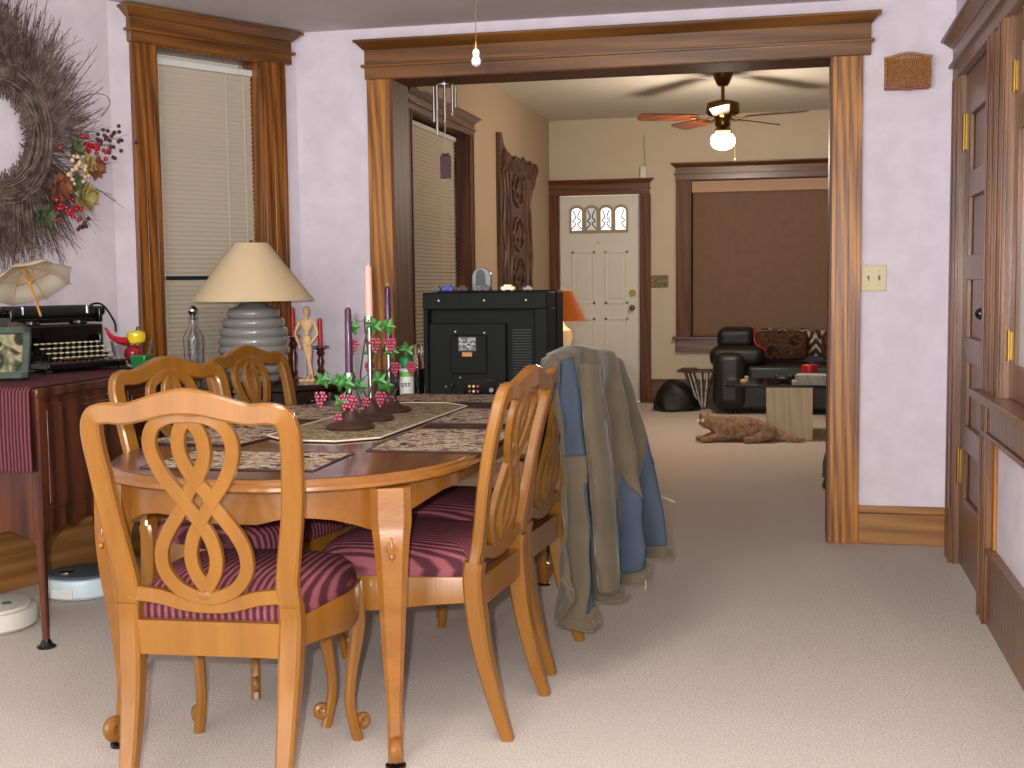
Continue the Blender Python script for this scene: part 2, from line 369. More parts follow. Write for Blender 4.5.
# oblique window wall
ch = bpy.data.objects.new('frame', None)
def wall_frame(o, x, y, a):
    o.location = (x, y, 0); o.rotation_euler = (0, 0, a); return o
WA = R(60)
def oblique(name, lab, cat): return sempty(name, (CX, CY, 0), WA, lab, cat)
L = 1.003
b = MB(); t0, t1 = -0.79, -0.215       # opening in local x
b.box(-L, t0, 0, 0.15, 0, 2.6); b.box(t1, 0.0, 0, 0.15, 0, 2.6); b.box(t0, t1, 0, 0.15, 2.27, 2.6); b.box(t0, t1, 0, 0.15, 0, 0.55)
o = struct(b.build('wall_window', M['wall'], smooth=False), 'lavender oblique wall around the tall window', 'wall'); wall_frame(o, CX, CY, WA)
w1 = oblique('window_1', 'tall oak-cased dining window on the oblique lavender wall', 'window')
header(w1, -0.915, -0.047, 2.262, 2.415, M['oak_x'])
casing(w1, -0.905, t0 - 0.0, 0.5, 2.262, M['oak_win']); casing(w1, t1, -0.088, 0.5, 2.262, M['oak_win'])
b = MB(); b.box(t0 - 0.003, t0 + 0.012, -0.02, 0.15, 0.55, 2.27); b.box(t1 - 0.012, t1 + 0.003, -0.02, 0.15, 0.55, 2.27); b.box(t0, t1, -0.02, 0.15, 2.255, 2.275)
b.box(-0.9, -0.09, -0.06, 0.15, 0.52, 0.55); b.build('jamb', M['oak_win'], w1, bevel=0.002)
b = MB(); b.box(t0, t1, 0.12, 0.145, 2.2, 2.26); b.box(t0, t1, 0.12, 0.145, 1.36, 1.4); b.box(t0, t1, 0.12, 0.145, 0.55, 0.62); b.box(t0, t0 + 0.04, 0.12, 0.145, 0.55, 2.26); b.box(t1 - 0.04, t1, 0.12, 0.145, 0.55, 2.26)
b.build('sash', M['white'], w1); MB().box(t0, t1, 0.13, 0.134, 0.55, 2.26).build('pane', M['sky'], w1)
def blind(name, lab, x0, x1, ztop, zbot, x, y, a, gap=None, depth=0.06, sp=0.021):
    t = thing(name, lab, 'blind', (x, y, 0), a, None)
    MB().box(x0, x1, depth - 0.016, depth + 0.02, ztop - 0.03, ztop).build('headrail', M['whitepl'], t, bevel=0.002)
    b = MB(); z = ztop - 0.042
    tilt = R(62); w2 = 0.0125
    while z > zbot:
        if gap and abs(z - gap) < 0.0105: z -= 0.021; gap = None
        cy, cz = w2 * math.cos(tilt), w2 * math.sin(tilt)
        for s0, s1 in (((-1), 0), (0, 1)):
            b.add([(x0 + 0.003, depth + cy * s0 + 0.002 * (s0 == 0), z - cz * s0), (x1 - 0.003, depth + cy * s0 + 0.002 * (s0 == 0), z - cz * s0),
                   (x1 - 0.003, depth + cy * s1 + 0.002 * (s1 == 0), z - cz * s1), (x0 + 0.003, depth + cy * s1 + 0.002 * (s1 == 0), z - cz * s1)], [(0, 1, 2, 3)])
        z -= sp
    o = b.build('slats', M['blind'], t, smooth=False)
    sm = o.modifiers.new('th', 'SOLIDIFY'); sm.thickness = 0.0012
    MB().box(x0 + 0.003, x1 - 0.003, depth - 0.01, depth + 0.01, zbot - 0.014, zbot).build('bottom_rail', M['whitepl'], t)
    for q in (0.08, 0.72, 0.9):
        xx = x0 + (x1 - x0) * q
        MB().tube([(xx, depth - 0.016, ztop - 0.03), (xx, depth - 0.016, zbot)], 0.0013, 5).build('cord', M['whitepl'], t)
    return t
blind('window_blind', 'cream horizontal slatted blind behind the beige table lamp', t0 + 0.012, t1 - 0.012, 2.225, 0.62, CX, CY, WA, gap=1.236)
# wreath wall
LW = 4.2; LA = R(75)
lx, ly = math.cos(LA), math.sin(LA)
o = struct(MB().box(-LW, 0.0, 0, 0.15, 0, 2.6).build('wall_left', M['wall'], smooth=False), 'lavender wall behind the sideboard', 'wall'); wall_frame(o, KX, KY, LA)
o = struct(MB().box(-LW, 0, -0.022, 0, 0, 0.25).box(-LW, 0, -0.014, 0, 0.25, 0.28).build('baseboard_left', M['oak_base'], bevel=0.003), 'oak baseboard behind the sideboard', 'baseboard'); wall_frame(o, KX, KY, LA)
o = struct(MB().box(-L, 0.0, -0.022, 0, 0, 0.17).build('baseboard_window', M['oak_base'], bevel=0.003), 'oak baseboard under the dining window', 'baseboard'); wall_frame(o, CX, CY, WA)
# right wall: door and window share a header
RX = 0.682
def rw(y): return CY - y   # local x on the right wall frame (local x runs towards the camera)
b = MB()
b.box(0, rw(5.42), 0, 0.15, 0, 2.6); b.box(rw(4.60), rw(4.24), 0, 0.15, 0, 2.6); b.box(rw(5.42), rw(4.60), 0, 0.15, 2.04, 2.6)
b.box(rw(4.24), rw(3.2), 0, 0.15, 0, 0.8); b.box(rw(4.24), rw(3.2), 0, 0.15, 2.04, 2.6); b.box(rw(3.2), rw(-1.2), 0, 0.15, 0, 2.6)
o = struct(b.build('wall_right', M['wall'], smooth=False), 'lavender wall with the panelled door and window', 'wall'); wall_frame(o, RX, CY, R(-90))
d1 = sempty('door_1', (RX, CY, 0), R(-90), 'brown five-panel door with brass hinges on the right wall', 'door')
header(d1, rw(5.57), rw(3.0), 2.02, 2.20, M['oak_y'], d=0.034)
casing(d1, rw(5.56), rw(5.42), 0, 2.02, M['oak_y'], d=0.03)
casing(d1, rw(4.60), rw(4.46), 0, 2.02, M['oak_y'], d=0.03)
b = MB(); b.box(rw(5.42), rw(5.405), -0.02, 0.15, 0, 2.04); b.box(rw(4.615), rw(4.60), -0.02, 0.15, 0, 2.04); b.build('jamb', M['oak_y'], d1)
b = MB(); a0, a1 = rw(5.40), rw(4.62)
b.box(a0, a1, 0.022, 0.03, 0.01, 2.03)
for q0, q1 in ((a0, a0 + 0.11), (a1 - 0.11, a1)): b.box(q0, q1, 0.002, 0.022, 0.01, 2.03)
for z0, z1 in ((0.01, 0.3), (0.5, 0.6), (0.86, 0.96), (1.19, 1.29), (1.52, 1.62), (1.85, 2.03)): b.box(a0 + 0.11, a1 - 0.11, 0.002, 0.022, z0, z1)
dl = b.build('door_leaf', M['oak_y'], d1, bevel=0.005)
MB().ell((a1 - 0.05, -0.03, 1.07), (0.022, 0.02, 0.022)).tube([(a1 - 0.05, 0.0, 1.07), (a1 - 0.05, -0.03, 1.07)], 0.008).build('knob', M['blackm'], dl)
for z in (1.79, 0.42): MB().box(a0 - 0.03, a0 + 0.03, -0.002, 0.003, z - 0.07, z + 0.07).tube([(a0, -0.006, z - 0.075), (a0, -0.006, z + 0.075)], 0.007).build('hinge', M['brass'], dl)
w2 = sempty('window_2', (RX, CY, 0), R(-90), 'casement window on the right wall with wide brown stool', 'window')
casing(w2, rw(4.37), rw(4.24), 0.8, 2.02, M['oak_y'], d=0.03)
b = MB(); b.box(rw(4.24), rw(4.225), -0.02, 0.15, 0.8, 2.04); b.box(rw(3.215), rw(3.2), -0.02, 0.15, 0.8, 2.04); b.build('jamb', M['oak_y'], w2)
b = MB(); b.box(rw(4.60), rw(3.0), -0.075, 0.06, 0.785, 0.81); b.box(rw(4.56), rw(3.04), -0.05, 0, 0.765, 0.785); b.box(rw(4.54), rw(3.06), -0.03, 0, 0.67, 0.765); b.box(rw(4.54), rw(3.06), -0.04, 0, 0.655, 0.67)
b.build('window_sill', M['oak_y'], w2, bevel=0.004)
b = MB()
for q0, q1 in ((rw(4.22), rw(4.155)), (rw(3.3), rw(3.22))): b.box(q0, q1, 0.0, 0.035, 0.81, 2.02)
for z0, z1 in ((0.81, 0.92), (1.66, 1.76), (1.93, 2.02)): b.box(rw(4.155), rw(3.3), 0.0, 0.035, z0, z1)
ws = b.build('sash', M['oak_y'], w2, bevel=0.004)
for z in (1.83, 0.98): MB().box(rw(4.25), rw(4.20), -0.003, 0.002, z - 0.045, z + 0.045).tube([(rw(4.22), -0.006, z - 0.05), (rw(4.22), -0.006, z + 0.05)], 0.006).build('hinge', M['brass'], ws)
MB().box(rw(4.155), rw(3.3), 0.016, 0.02, 0.92, 1.93).build('pane', mat('frosted_pane', '#c4c4c0', 0.5), ws)
b = MB(); b.box(rw(4.46), rw(-1.0), -0.022, 0, 0, 0.25); b.box(rw(4.46), rw(-1.0), -0.03, 0, 0.25, 0.27)
o = struct(b.build('baseboard_right', M['oak_y'], bevel=0.003), 'tall dark brown baseboard under the right window', 'baseboard'); wall_frame(o, RX, CY, R(-90))
o = struct(MB().box(rw(4.46), rw(4.41), -0.012, 0, 0.27, 0.66).build('trim_2', M['oak_z'], bevel=0.003), 'narrow brown trim strip beside the panelled door', 'trim'); wall_frame(o, RX, CY, R(-90))
# ------------------------------------------------------------------ living room shell
FY = 12.2
b = MB(); wl = [(7.50, 9.03)]    # opening in the left wall, world y
b.box(0, 7.55 - 5.97, 0, 0.15, 0, 2.85); b.box(8.98 - 5.97, 6.4, 0, 0.15, 0, 2.85); b.box(7.55 - 5.97, 8.98 - 5.97, 0, 0.15, 2.30, 2.85); b.box(7.55 - 5.97, 8.98 - 5.97, 0, 0.15, 0, 0.5)
o = struct(b.build('wall_living_left', mat('shaded_cream_paint', '#ae9880', 0.8), smooth=False), 'cream living room wall behind the television', 'wall'); wall_frame(o, -2.37, 5.97, R(90))  # dimness from grazing light is put into this wall's browner paint colour
b = MB(); b.box(-2.6, -2.27, FY, FY + 0.15, 0, 2.9); b.box(-1.47, -1.05, FY, FY + 0.15, 0, 2.9); b.box(-2.27, -1.47, FY, FY + 0.15, 2.05, 2.9)
b.box(-1.05, 0.9, FY, FY + 0.15, 2.17, 2.9); b.box(-1.05, 0.9, FY, FY + 0.15, 0, 0.62); b.box(0.9, 2.6, FY, FY + 0.15, 0, 2.9)
struct(b.build('wall_far', M['wall2'], smooth=False), 'cream far wall with white door and wide window', 'wall')
struct(MB().box(2.4, 2.55, 5.97, FY, 0, 2.85).build('wall_living_right', M['wall2'], smooth=False), 'cream right wall of the living room', 'wall')
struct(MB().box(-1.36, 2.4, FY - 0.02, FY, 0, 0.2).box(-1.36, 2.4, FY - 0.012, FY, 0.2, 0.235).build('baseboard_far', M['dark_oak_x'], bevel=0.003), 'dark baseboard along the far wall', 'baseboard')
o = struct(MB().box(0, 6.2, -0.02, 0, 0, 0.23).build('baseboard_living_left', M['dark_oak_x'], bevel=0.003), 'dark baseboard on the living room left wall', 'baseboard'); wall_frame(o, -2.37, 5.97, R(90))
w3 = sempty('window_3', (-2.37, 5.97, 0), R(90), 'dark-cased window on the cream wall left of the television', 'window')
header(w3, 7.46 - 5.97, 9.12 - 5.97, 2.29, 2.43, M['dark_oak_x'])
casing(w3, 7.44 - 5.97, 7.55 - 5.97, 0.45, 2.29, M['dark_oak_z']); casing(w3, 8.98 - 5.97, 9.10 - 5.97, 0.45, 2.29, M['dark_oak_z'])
b = MB(); b.box(7.55 - 5.97, 7.57 - 5.97, -0.01, 0.15, 0.5, 2.3); b.box(8.96 - 5.97, 8.98 - 5.97, -0.01, 0.15, 0.5, 2.3); b.box(7.55 - 5.97, 8.98 - 5.97, 0, 0.15, 2.29, 2.31); b.build('jamb', M['dark_oak_z'], w3)
MB().box(7.55 - 5.97, 8.98 - 5.97, 0.13, 0.134, 0.5, 2.3).build('pane', M['sky'], w3)
blind('window_blind', 'grey-white slatted blind on the living room window left of the television', 7.58 - 5.97, 8.95 - 5.97, 2.27, 0.6, -2.37, 5.97, R(90), depth=0.08, sp=0.026)
d2 = sempty('door_2', (0, FY, 0), 0, 'white front door with four arched leaded panes', 'door')
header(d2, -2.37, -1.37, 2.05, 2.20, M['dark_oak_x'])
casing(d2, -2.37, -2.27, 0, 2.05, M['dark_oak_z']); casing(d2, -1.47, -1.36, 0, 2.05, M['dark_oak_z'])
b = MB(); x0, x1 = -2.265, -1.475
b.box(x0, x1, 0.02, 0.06, 0.01, 2.045)
for (px0, px1) in ((-2.15, -1.92), (-1.82, -1.59)):
    for z0, z1 in ((0.98, 1.50), (0.22, 0.84)):
        for f_ in ((px0, px0 + 0.02, z0, z1), (px1 - 0.02, px1, z0, z1), (px0, px1, z0, z0 + 0.02), (px0, px1, z1 - 0.02, z1)): b.box(f_[0], f_[1], 0.008, 0.02, f_[2], f_[3])
        b.frus((px0 + 0.035, px1 - 0.035, 0.02, 0.021, z0 + 0.04), (px0 + 0.035, px1 - 0.035, 0.02, 0.021, z0 + 0.041)); b.box(px0 + 0.05, px1 - 0.05, 0.010, 0.02, z0 + 0.05, z1 - 0.05)
dl = b.build('door_leaf', M['white'], d2, bevel=0.004)
lx0, lx1, lz0, lz1 = -2.17, -1.585, 1.68, 1.90
b = MB(); n = 4; cw = (lx1 - lx0) / n
poly = [(lx0, lz0)]
poly += [(lx1, lz0), (lx1, lz1)]
for i in range(n - 1, -1, -1):
    c = lx0 + cw * (i + 0.5)
    for k in range(1, 10): a = math.pi * k / 10; poly.append((c + cw / 2 * math.cos(a), lz1 + 0.055 * math.sin(a)))
    poly.append((lx0 + cw * i, lz1))
b.loft([[(x, 0.02, z) for x, z in poly], [(x, 0.004, z) for x, z in poly]]); pf = b.build('pane_frame', M['cover'], dl, smooth=False)
for i in range(n):
    c = lx0 + cw * (i + 0.5); h = cw * 0.34
    pp = [(c - h, lz0 + 0.03), (c + h, lz0 + 0.03), (c + h, lz1 - 0.01)] + [(c + h * math.cos(math.pi * k / 8), lz1 - 0.01 + 0.035 * math.sin(math.pi * k / 8)) for k in range(1, 8)] + [(c - h, lz1 - 0.01)]
    MB().loft([[(x, 0.003, z) for x, z in pp], [(x, -0.001, z) for x, z in pp]]).build('pane', M['pane'] if i != 1 else mat('shaded_pane', '#a8aca8', 0.2, emit=0.35, ecol='#c8ccc8'), pf, smooth=False)
    k = MB(); zc = (lz0 + lz1) / 2 + 0.01
    for sx in (-1, 1):
        if i == 3 and sx < 0: continue
        k.tube(cr([(c + sx * h, -0.003, lz0 + 0.04), (c + sx * h * 0.2, -0.003, zc - 0.03), (c + sx * h * 0.8, -0.003, zc), (c + sx * h * 0.2, -0.003, zc + 0.035), (c + sx * h * 0.7, -0.003, lz1 + 0.005)], 4), 0.0065, 5)
    k.build('leading', M['came'], pf)
MB().ell((-1.545, -0.03, 0.94), (0.03, 0.028, 0.03)).lathe([(0.032, 0), (0.032, 0.006)], 16, (0, 0, 0)).build('knob', M['brass'], dl)
for o in dl.children:
    if o.name.startswith('knob'): pass
MB().tube([(-1.545, 0.02, 1.085), (-1.545, 0.0, 1.085)], 0.033, 16, ref=(0, 0, 1)).build('deadbolt', M['brass'], dl)
MB().tube([(-1.885, 0.02, 1.585), (-1.885, 0.014, 1.585)], 0.009, 10, ref=(0, 0, 1)).build('peephole', M['brass'], dl)
w4 = sempty('window_4', (0, FY, 0), 0, 'wide dark-cased window behind the black sofa', 'window')
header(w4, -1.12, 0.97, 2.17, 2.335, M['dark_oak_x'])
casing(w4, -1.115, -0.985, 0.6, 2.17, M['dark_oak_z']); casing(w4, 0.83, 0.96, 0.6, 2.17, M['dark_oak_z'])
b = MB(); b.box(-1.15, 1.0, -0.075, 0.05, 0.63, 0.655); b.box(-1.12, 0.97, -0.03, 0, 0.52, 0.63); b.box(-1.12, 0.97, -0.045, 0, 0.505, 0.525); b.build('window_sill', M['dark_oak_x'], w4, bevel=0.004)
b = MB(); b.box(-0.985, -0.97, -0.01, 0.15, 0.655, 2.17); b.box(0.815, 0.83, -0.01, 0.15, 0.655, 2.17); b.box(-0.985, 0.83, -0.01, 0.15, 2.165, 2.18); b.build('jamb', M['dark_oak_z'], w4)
MB().box(-0.985, 0.83, 0.13, 0.134, 0.62, 2.18).build('pane', M['sky'], w4)
t = thing('vertical_blind', 'brown vertical strip blind filling the wide far window', 'blind', (0, FY, 0))
MB().box(-0.965, 0.81, 0.02, 0.08, 2.05, 2.16).build('valance', mat('tan_valance', '#b8967c', 0.7), t, bevel=0.003)
b = MB(); x = -0.955; k = 0
while x < 0.72:
    b.add([(x, 0.062, 0.66), (x + 0.0855, 0.058, 0.66), (x + 0.0855, 0.058, 2.06), (x, 0.062, 2.06)], [(0, 1, 2, 3)]); x += 0.086
o = b.build('strips', M['curtain'], t, smooth=False); sm = o.modifiers.new('th', 'SOLIDIFY'); sm.thickness = 0.0015
# ------------------------------------------------------------------ dining chair
def make_chair(label):
    t = thing('dining_chair', label, 'chair', group='honey maple dining chairs')
    W = M['chair']
    def yb(z): return -0.215 - 0.17 * max(0, z - 0.42) - 0.09 * max(0, z - 0.75)   # lean of the back plane
    # rear legs
    for s_ in (-1, 1):
        p = cr([(s_ * 0.185, -0.30, 0), (s_ * 0.187, -0.262, 0.12), (s_ * 0.19, -0.228, 0.27), (s_ * 0.195, -0.213, 0.42), (s_ * 0.195, -0.218, 0.475)], 6)
        MB().strap(p, lambda i: 0.03 + 0.022 * min(1, i / 14), lambda i: 0.03 + 0.02 * min(1, i / 14), (0, 1, 0), 0.3).build('leg', W, t)
    # back frame: stiles and crest in one serpentine
    half = [(0.195, 0.46), (0.192, 0.52), (0.200, 0.58), (0.216, 0.68), (0.226, 0.78), (0.231, 0.85), (0.229, 0.890), (0.216, 0.915), (0.186, 0.922), (0.145, 0.920), (0.100, 0.930), (0.045, 0.944), (0.0, 0.949)]
    path = [(-x, yb(z), z) for x, z in half] + [(x, yb(z), z) for x, z in reversed(half[:-1])]
    # bow of the back in plan
    path = [(x, y + 0.10 * (x * x) * 4 * 0.3, z) for x, y, z in path]
    path = cr(path, 5); n = len(path)
    def wd(i):
        u = abs(i / (n - 1) - 0.5) * 2; return 0.047 + 0.012 * (u < 0.25) * (1 - u / 0.25) + 0.006 * max(0, (u - 0.6) / 0.4)
    MB().strap(path, wd, lambda i: 0.030, (0, 1, 0), 0.35).build('back_frame', W, t)
    # interlaced splat
    def ribbon(pts, w_=0.031, off=0.0):
        pp = cr([(x, yb(z) + off, z) for x, z in pts], 6); return pp
    A = [(0.0, 0.918), (0.045, 0.913), (0.080, 0.893), (0.096, 0.855), (0.090, 0.812), (0.070, 0.770), (0.046, 0.736), (0.028, 0.710), (0.0, 0.668), (-0.020, 0.632), (-0.030, 0.590), (-0.024, 0.548), (0.0, 0.508)]
    B = [(0.002, 0.905), (0.018, 0.890), (0.028, 0.860), (0.028, 0.828), (0.017, 0.795), (0.0, 0.766), (-0.021, 0.738), (-0.034, 0.710), (-0.056, 0.678), (-0.082, 0.640), (-0.100, 0.597), (-0.098, 0.550), (-0.070, 0.510), (-0.030, 0.490), (0.0, 0.486)]
    b = MB()
    for k, pts in enumerate((A, B)):
        for s_ in (-1, 1):
            b.strap(cr([(s_ * x, yb(z) + 0.004 + 0.0006 * (k * 2 + s_), z) for x, z in pts], 6), 0.032, 0.018, (0, 1, 0), 0.25)
    b.ell((0, yb(0.92) + 0.004, 0.922), (0.075, 0.0088, 0.020)); b.ell((0, yb(0.49) + 0.004, 0.492), (0.04, 0.0088, 0.018))
    b.build('splat', W, t)
    # lower back rail, dipping in the middle
    MB().strap(cr([(-0.19, yb(0.49), 0.497), (-0.12, yb(0.48) + 0.004, 0.488), (-0.06, yb(0.47) + 0.006, 0.472), (0, yb(0.47) + 0.006, 0.467), (0.06, yb(0.47) + 0.006, 0.472), (0.12, yb(0.48) + 0.004, 0.488), (0.19, yb(0.49), 0.497)], 5), 0.034, 0.022, (0, 1, 0), 0.2).build('back_rail', W, t)
    # seat frame outline
    def outline(s):
        pts = [(-0.195, -0.205), (-0.228, -0.05), (-0.248, 0.08), (-0.238, 0.19), (-0.19, 0.238), (-0.1, 0.252), (0, 0.256), (0.1, 0.252), (0.19, 0.238), (0.238, 0.19), (0.248, 0.08), (0.228, -0.05), (0.195, -0.205)]
        q = cr(pts, 4); return [(x * s, 0.02 + (y - 0.02) * s) for x, y in q]
    o_ = outline(1.0); i_ = outline(0.88)
    b = MB(); n = len(o_)
    def low(k):   # scalloped lower edge of the front and side rails
        x, y = o_[k]; return 0.352 + 0.012 * math.cos(k / (n - 1) * 2 * math.pi * 3)
    rings = []
    for k in range(n):
        (xo, yo), (xi, yi) = o_[k], i_[k]; z0 = low(k)
        rings.append([(xo, yo, z0), (xo, yo, 0.425), (xo * 0.985, yo * 0.985, 0.432), (xi, yi, 0.432), (xi, yi, z0)])
    b.loft(rings); b.box(-0.19, 0.19, -0.232, -0.205, 0.352, 0.432); b.build('seat_frame', W, t, bevel=0.0)
    # cushion
    rings = []
    for s_, z in ((0.90, 0.40), (0.965, 0.425), (0.975, 0.45), (0.95, 0.478), (0.87, 0.498), (0.7, 0.512), (0.4, 0.520), (0.08, 0.522)):
        rings.append([(x, y, z) for x, y in outline(s_)])
    MB().loft(rings).build('seat', M['seat'], t, angle=60)
    # cabriole front legs with scroll feet
    for s_ in (-1, 1):
        b = MB()
        p = cr([(s_ * 0.212, 0.198, 0.425), (s_ * 0.222, 0.206, 0.36), (s_ * 0.225, 0.210, 0.30), (s_ * 0.212, 0.200, 0.20), (s_ * 0.205, 0.194, 0.11), (s_ * 0.212, 0.200, 0.05), (s_ * 0.222, 0.208, 0.0)], 5)
        m_ = len(p)
        b.strap(p, lambda i: 0.056 - 0.030 * min(1, i / 17) , lambda i: 0.056 - 0.030 * min(1, i / 17), (s_, 1, 0), 0.5)
        d = Vector((s_, 1, 0)).normalized(); sp = []
        for k in range(22):
            a = -2.2 + k * 0.42; r_ = 0.017 * (1 - k / 24)
            c = Vector((s_ * 0.222, 0.208, 0.052)) + d * 0.012
            q = c + d * (r_ * math.cos(a)) + Vector((0, 0, r_ * math.sin(a))); sp.append(tuple(q))
        b.tube(sp, lambda i: 0.012 * (1 - i / 60), 8, ref=(s_, -1, 0.01))
        b.build('leg', W, t)
    return t
CH = [((-1.320, 2.79), R(4), 'honey maple dining chair nearest the camera, its looped back turned to us'),
      ((-1.008, 3.29), R(86), 'honey maple dining chair at the right of the table, nearer than the jacket one'),
      ((-1.00, 3.85), R(86), 'honey maple dining chair on the right of the table, carrying the jacket'),
      ((-1.655, 3.53), R(-106), 'honey maple dining chair left of the table, beside the black typewriter'),
      ((-1.69, 4.24), R(-100), 'honey maple dining chair left of the table, before the big table lamp')]
c0 = make_chair(CH[0][2]); c0.location = (*CH[0][0], 0); c0.rotation_euler = (0, 0, CH[0][1])
for (x, y), a, lab in CH[1:]: dup(c0, (x, y, 0), a, lab)
# ------------------------------------------------------------------ dining table
TX, TY = -1.335, 3.80; HW, HL, EL = 0.505, 1.125, 0.60
def oval(inset=0.0, n=16):
    a, e = HW - inset, EL - inset; yc = HL - EL; pts = []
    ex = 2.35
    for k in range(n + 1):
        th = math.pi * k / n; c, s_ = math.cos(th), math.sin(th)
        pts.append((a * math.copysign(abs(c) ** (2 / ex), c), yc + e * abs(s_) ** (2 / ex)))
    return pts + [(-x, -y) for x, y in pts]
t = thing('dining_table', 'oval honey-coloured dining table with glossy top and scroll-footed legs', 'table', (TX, TY, 0))
b = MB()
b.loft([[(x, y, z) for x, y in oval(i)] for i, z in ((0.03, 0.704), (0.006, 0.708), (0.0, 0.714), (0.002, 0.722), (0.010, 0.728), (0.010, 0.734), (0.016, 0.739))], caps=True)
tt = b.build('table_edge', M['table'], t)
MB().loft([[(x, y, z) for x, y in oval(i)] for i, z in ((0.017, 0.734), (0.017, 0.7405), (0.02, 0.7412))]).build('tabletop', M['ttop'], t)
ap = oval(0.05, 24); n = len(ap); b = MB(); rings = []
import bisect
for k in range(n + 1):
    x, y = ap[k % n]; xi, yi = x * 0.95, y * 0.98
    th = math.atan2(y / HL, x / HW)
    d = min(abs(abs(y) - 0.95) / 0.30, 1.0)
    z0 = 0.560 + 0.10 * min(1, d * 1.3) ** 0.45
    if abs(y) > 0.95: z0 = 0.570 + 0.070 * min(1, (abs(y) - 0.93) / 0.10) ** 0.6 - 0.014 * (1 if abs(x) < 0.10 else 0)
    rings.append([(x, y, z0), (x, y, 0.706), (xi, yi, 0.706), (xi, yi, z0)])
b.loft(rings, caps=False); b.build('apron', M['table'], t, angle=50)
for sx in (-1, 1):
    for sy in (-1, 1):
        b = MB(); d = Vector((sx * 0.35, sy, 0)).normalized()
        top = Vector((sx * 0.374, sy * 0.935, 0.706))
        def P(o, z): return tuple(Vector((top.x, top.y, 0)) + d * o + Vector((0, 0, z)))
        p = cr([P(0, 0.706), P(0.002, 0.62), P(0.012, 0.56), P(0.010, 0.46), P(-0.006, 0.32), P(-0.010, 0.20), P(-0.004, 0.10), P(0.010, 0.012)], 5)
        b.strap(p, lambda i: (0.100 - 0.062 * min(1, max(0, i - 5) / 22)), lambda i: (0.085 - 0.050 * min(1, max(0, i - 5) / 22)), tuple(d), 0.45)
        leg = b.build('leg', M['table'], t)
        b = MB(); c = Vector(P(0.030, 0.055))
        for s2 in (-1,):
            sp = []
            for k in range(26):
                a = -2.2 + k * 0.42; r_ = 0.024 * (1 - k / 28); sp.append(tuple(c + d * (r_ * math.cos(a)) + Vector((0, 0, r_ * math.sin(a)))))
            b.tube(sp, lambda i: 0.018 * (1 - i / 60), 8, ref=tuple(Vector((-d.y, d.x, 0.01))))
        b.build('scroll_foot', M['table'], leg)
        MB().lathe([(0.026, 0), (0.026, 0.008), (0.018, 0.012)], 14, P(0.014, 0.0)).build('pad', M['blackm'], leg)
        b = MB(); sd = Vector((-d.y, d.x, 0))       # carved shell on the knee
        for k in range(-3, 4):
            a = k * 0.32; base = Vector(P(0.050, 0.545)); L_ = 0.060 - 0.008 * abs(k)
            pts = [base + sd * (math.sin(a) * L_ * f * (1 - 0.25 * f)) + Vector((0, 0, math.cos(a) * L_ * f)) - d * (0.010 * f * f * 1.2) for f in (0, 0.35, 0.7, 1.0)]
            b.tube(cr([tuple(q) for q in pts], 3), lambda i: 0.0028 + 0.0012 * math.sin(i / 9 * 3.1), 6)
        b.ell(tuple(Vector(P(0.052, 0.54))), (0.008, 0.008, 0.009))
        for s2 in (-1, 1): b.tube(cr([P(0.046, 0.53), tuple(Vector(P(0.040, 0.50)) + sd * s2 * 0.018), tuple(Vector(P(0.034, 0.46)) + sd * s2 * 0.010), tuple(Vector(P(0.026, 0.42)))], 3), 0.003, 6)
        b.build('carved_shell', M['table'], leg)
# placemats and lace runner
def mat_sheet(name, label, cat, poly, m, group=None, z=0.7420, edge=None):
    cx = sum(p[0] for p in poly) / len(poly); cy = sum(p[1] for p in poly) / len(poly)
    t = thing(name, label, cat, (cx, cy, z), 0, group)
    q = [(x - cx, y - cy) for x, y in poly]
    MB().prism(q, 0, 0.0022).build('cloth', m, t, smooth=False)
    b = MB()
    for i in range(len(q)):
        a, c = q[i], q[(i + 1) % len(q)]; b.tube([(a[0], a[1], 0.0018), (c[0], c[1], 0.0018)], 0.003, 6, ref=(0, 0, 1))
    b.build('binding', edge or M['vine'], t)
    return t
def rectpoly(cx, cy, w_, h, a, cut=0.0):
    w_, h = w_ / 2, h / 2
    pts = [(-w_ + cut, -h), (w_ - cut, -h), (w_, -h + cut), (w_, h - cut), (w_ - cut, h), (-w_ + cut, h), (-w_, h - cut), (-w_, -h + cut)] if cut else [(-w_, -h), (w_, -h), (w_, h), (-w_, h)]
    c, s_ = math.cos(a), math.sin(a); return [(cx + x * c - y * s_, cy + x * s_ + y * c) for x, y in pts]
G = 'woven picture placemats'
for i, (p, lab) in enumerate([
    (rectpoly(-1.385, 2.985, 0.46, 0.32, R(2)), 'woven picture placemat at the near end of the table'),
    (rectpoly(-1.69, 3.50, 0.32, 0.46, R(-4)), 'woven picture placemat before the typewriter-side chair'),
    (rectpoly(-1.715, 4.15, 0.32, 0.46, R(0)), 'woven picture placemat on the left, nearer the table lamp'),
    (rectpoly(-0.985, 3.46, 0.33, 0.50, R(2)), 'woven picture placemat before the front right-hand chair'),
    (rectpoly(-1.01, 4.10, 0.31, 0.46, R(0)), 'woven picture placemat before the chair with the jacket'),
    (rectpoly(-1.335, 4.72, 0.46, 0.32, R(0)), 'woven picture placemat at the far end, next to the television')]):
    mat_sheet('placemat', lab, 'placemat', p, M['matA'], G, z=0.7420 + 0.0001 * i)
mat_sheet('table_runner', 'cream and brown fringed runner under the grape candle holders', 'table runner', rectpoly(-1.36, 3.93, 0.36, 1.14, R(-1), 0.10), M['matB'], z=0.7455, edge=M['lace'])
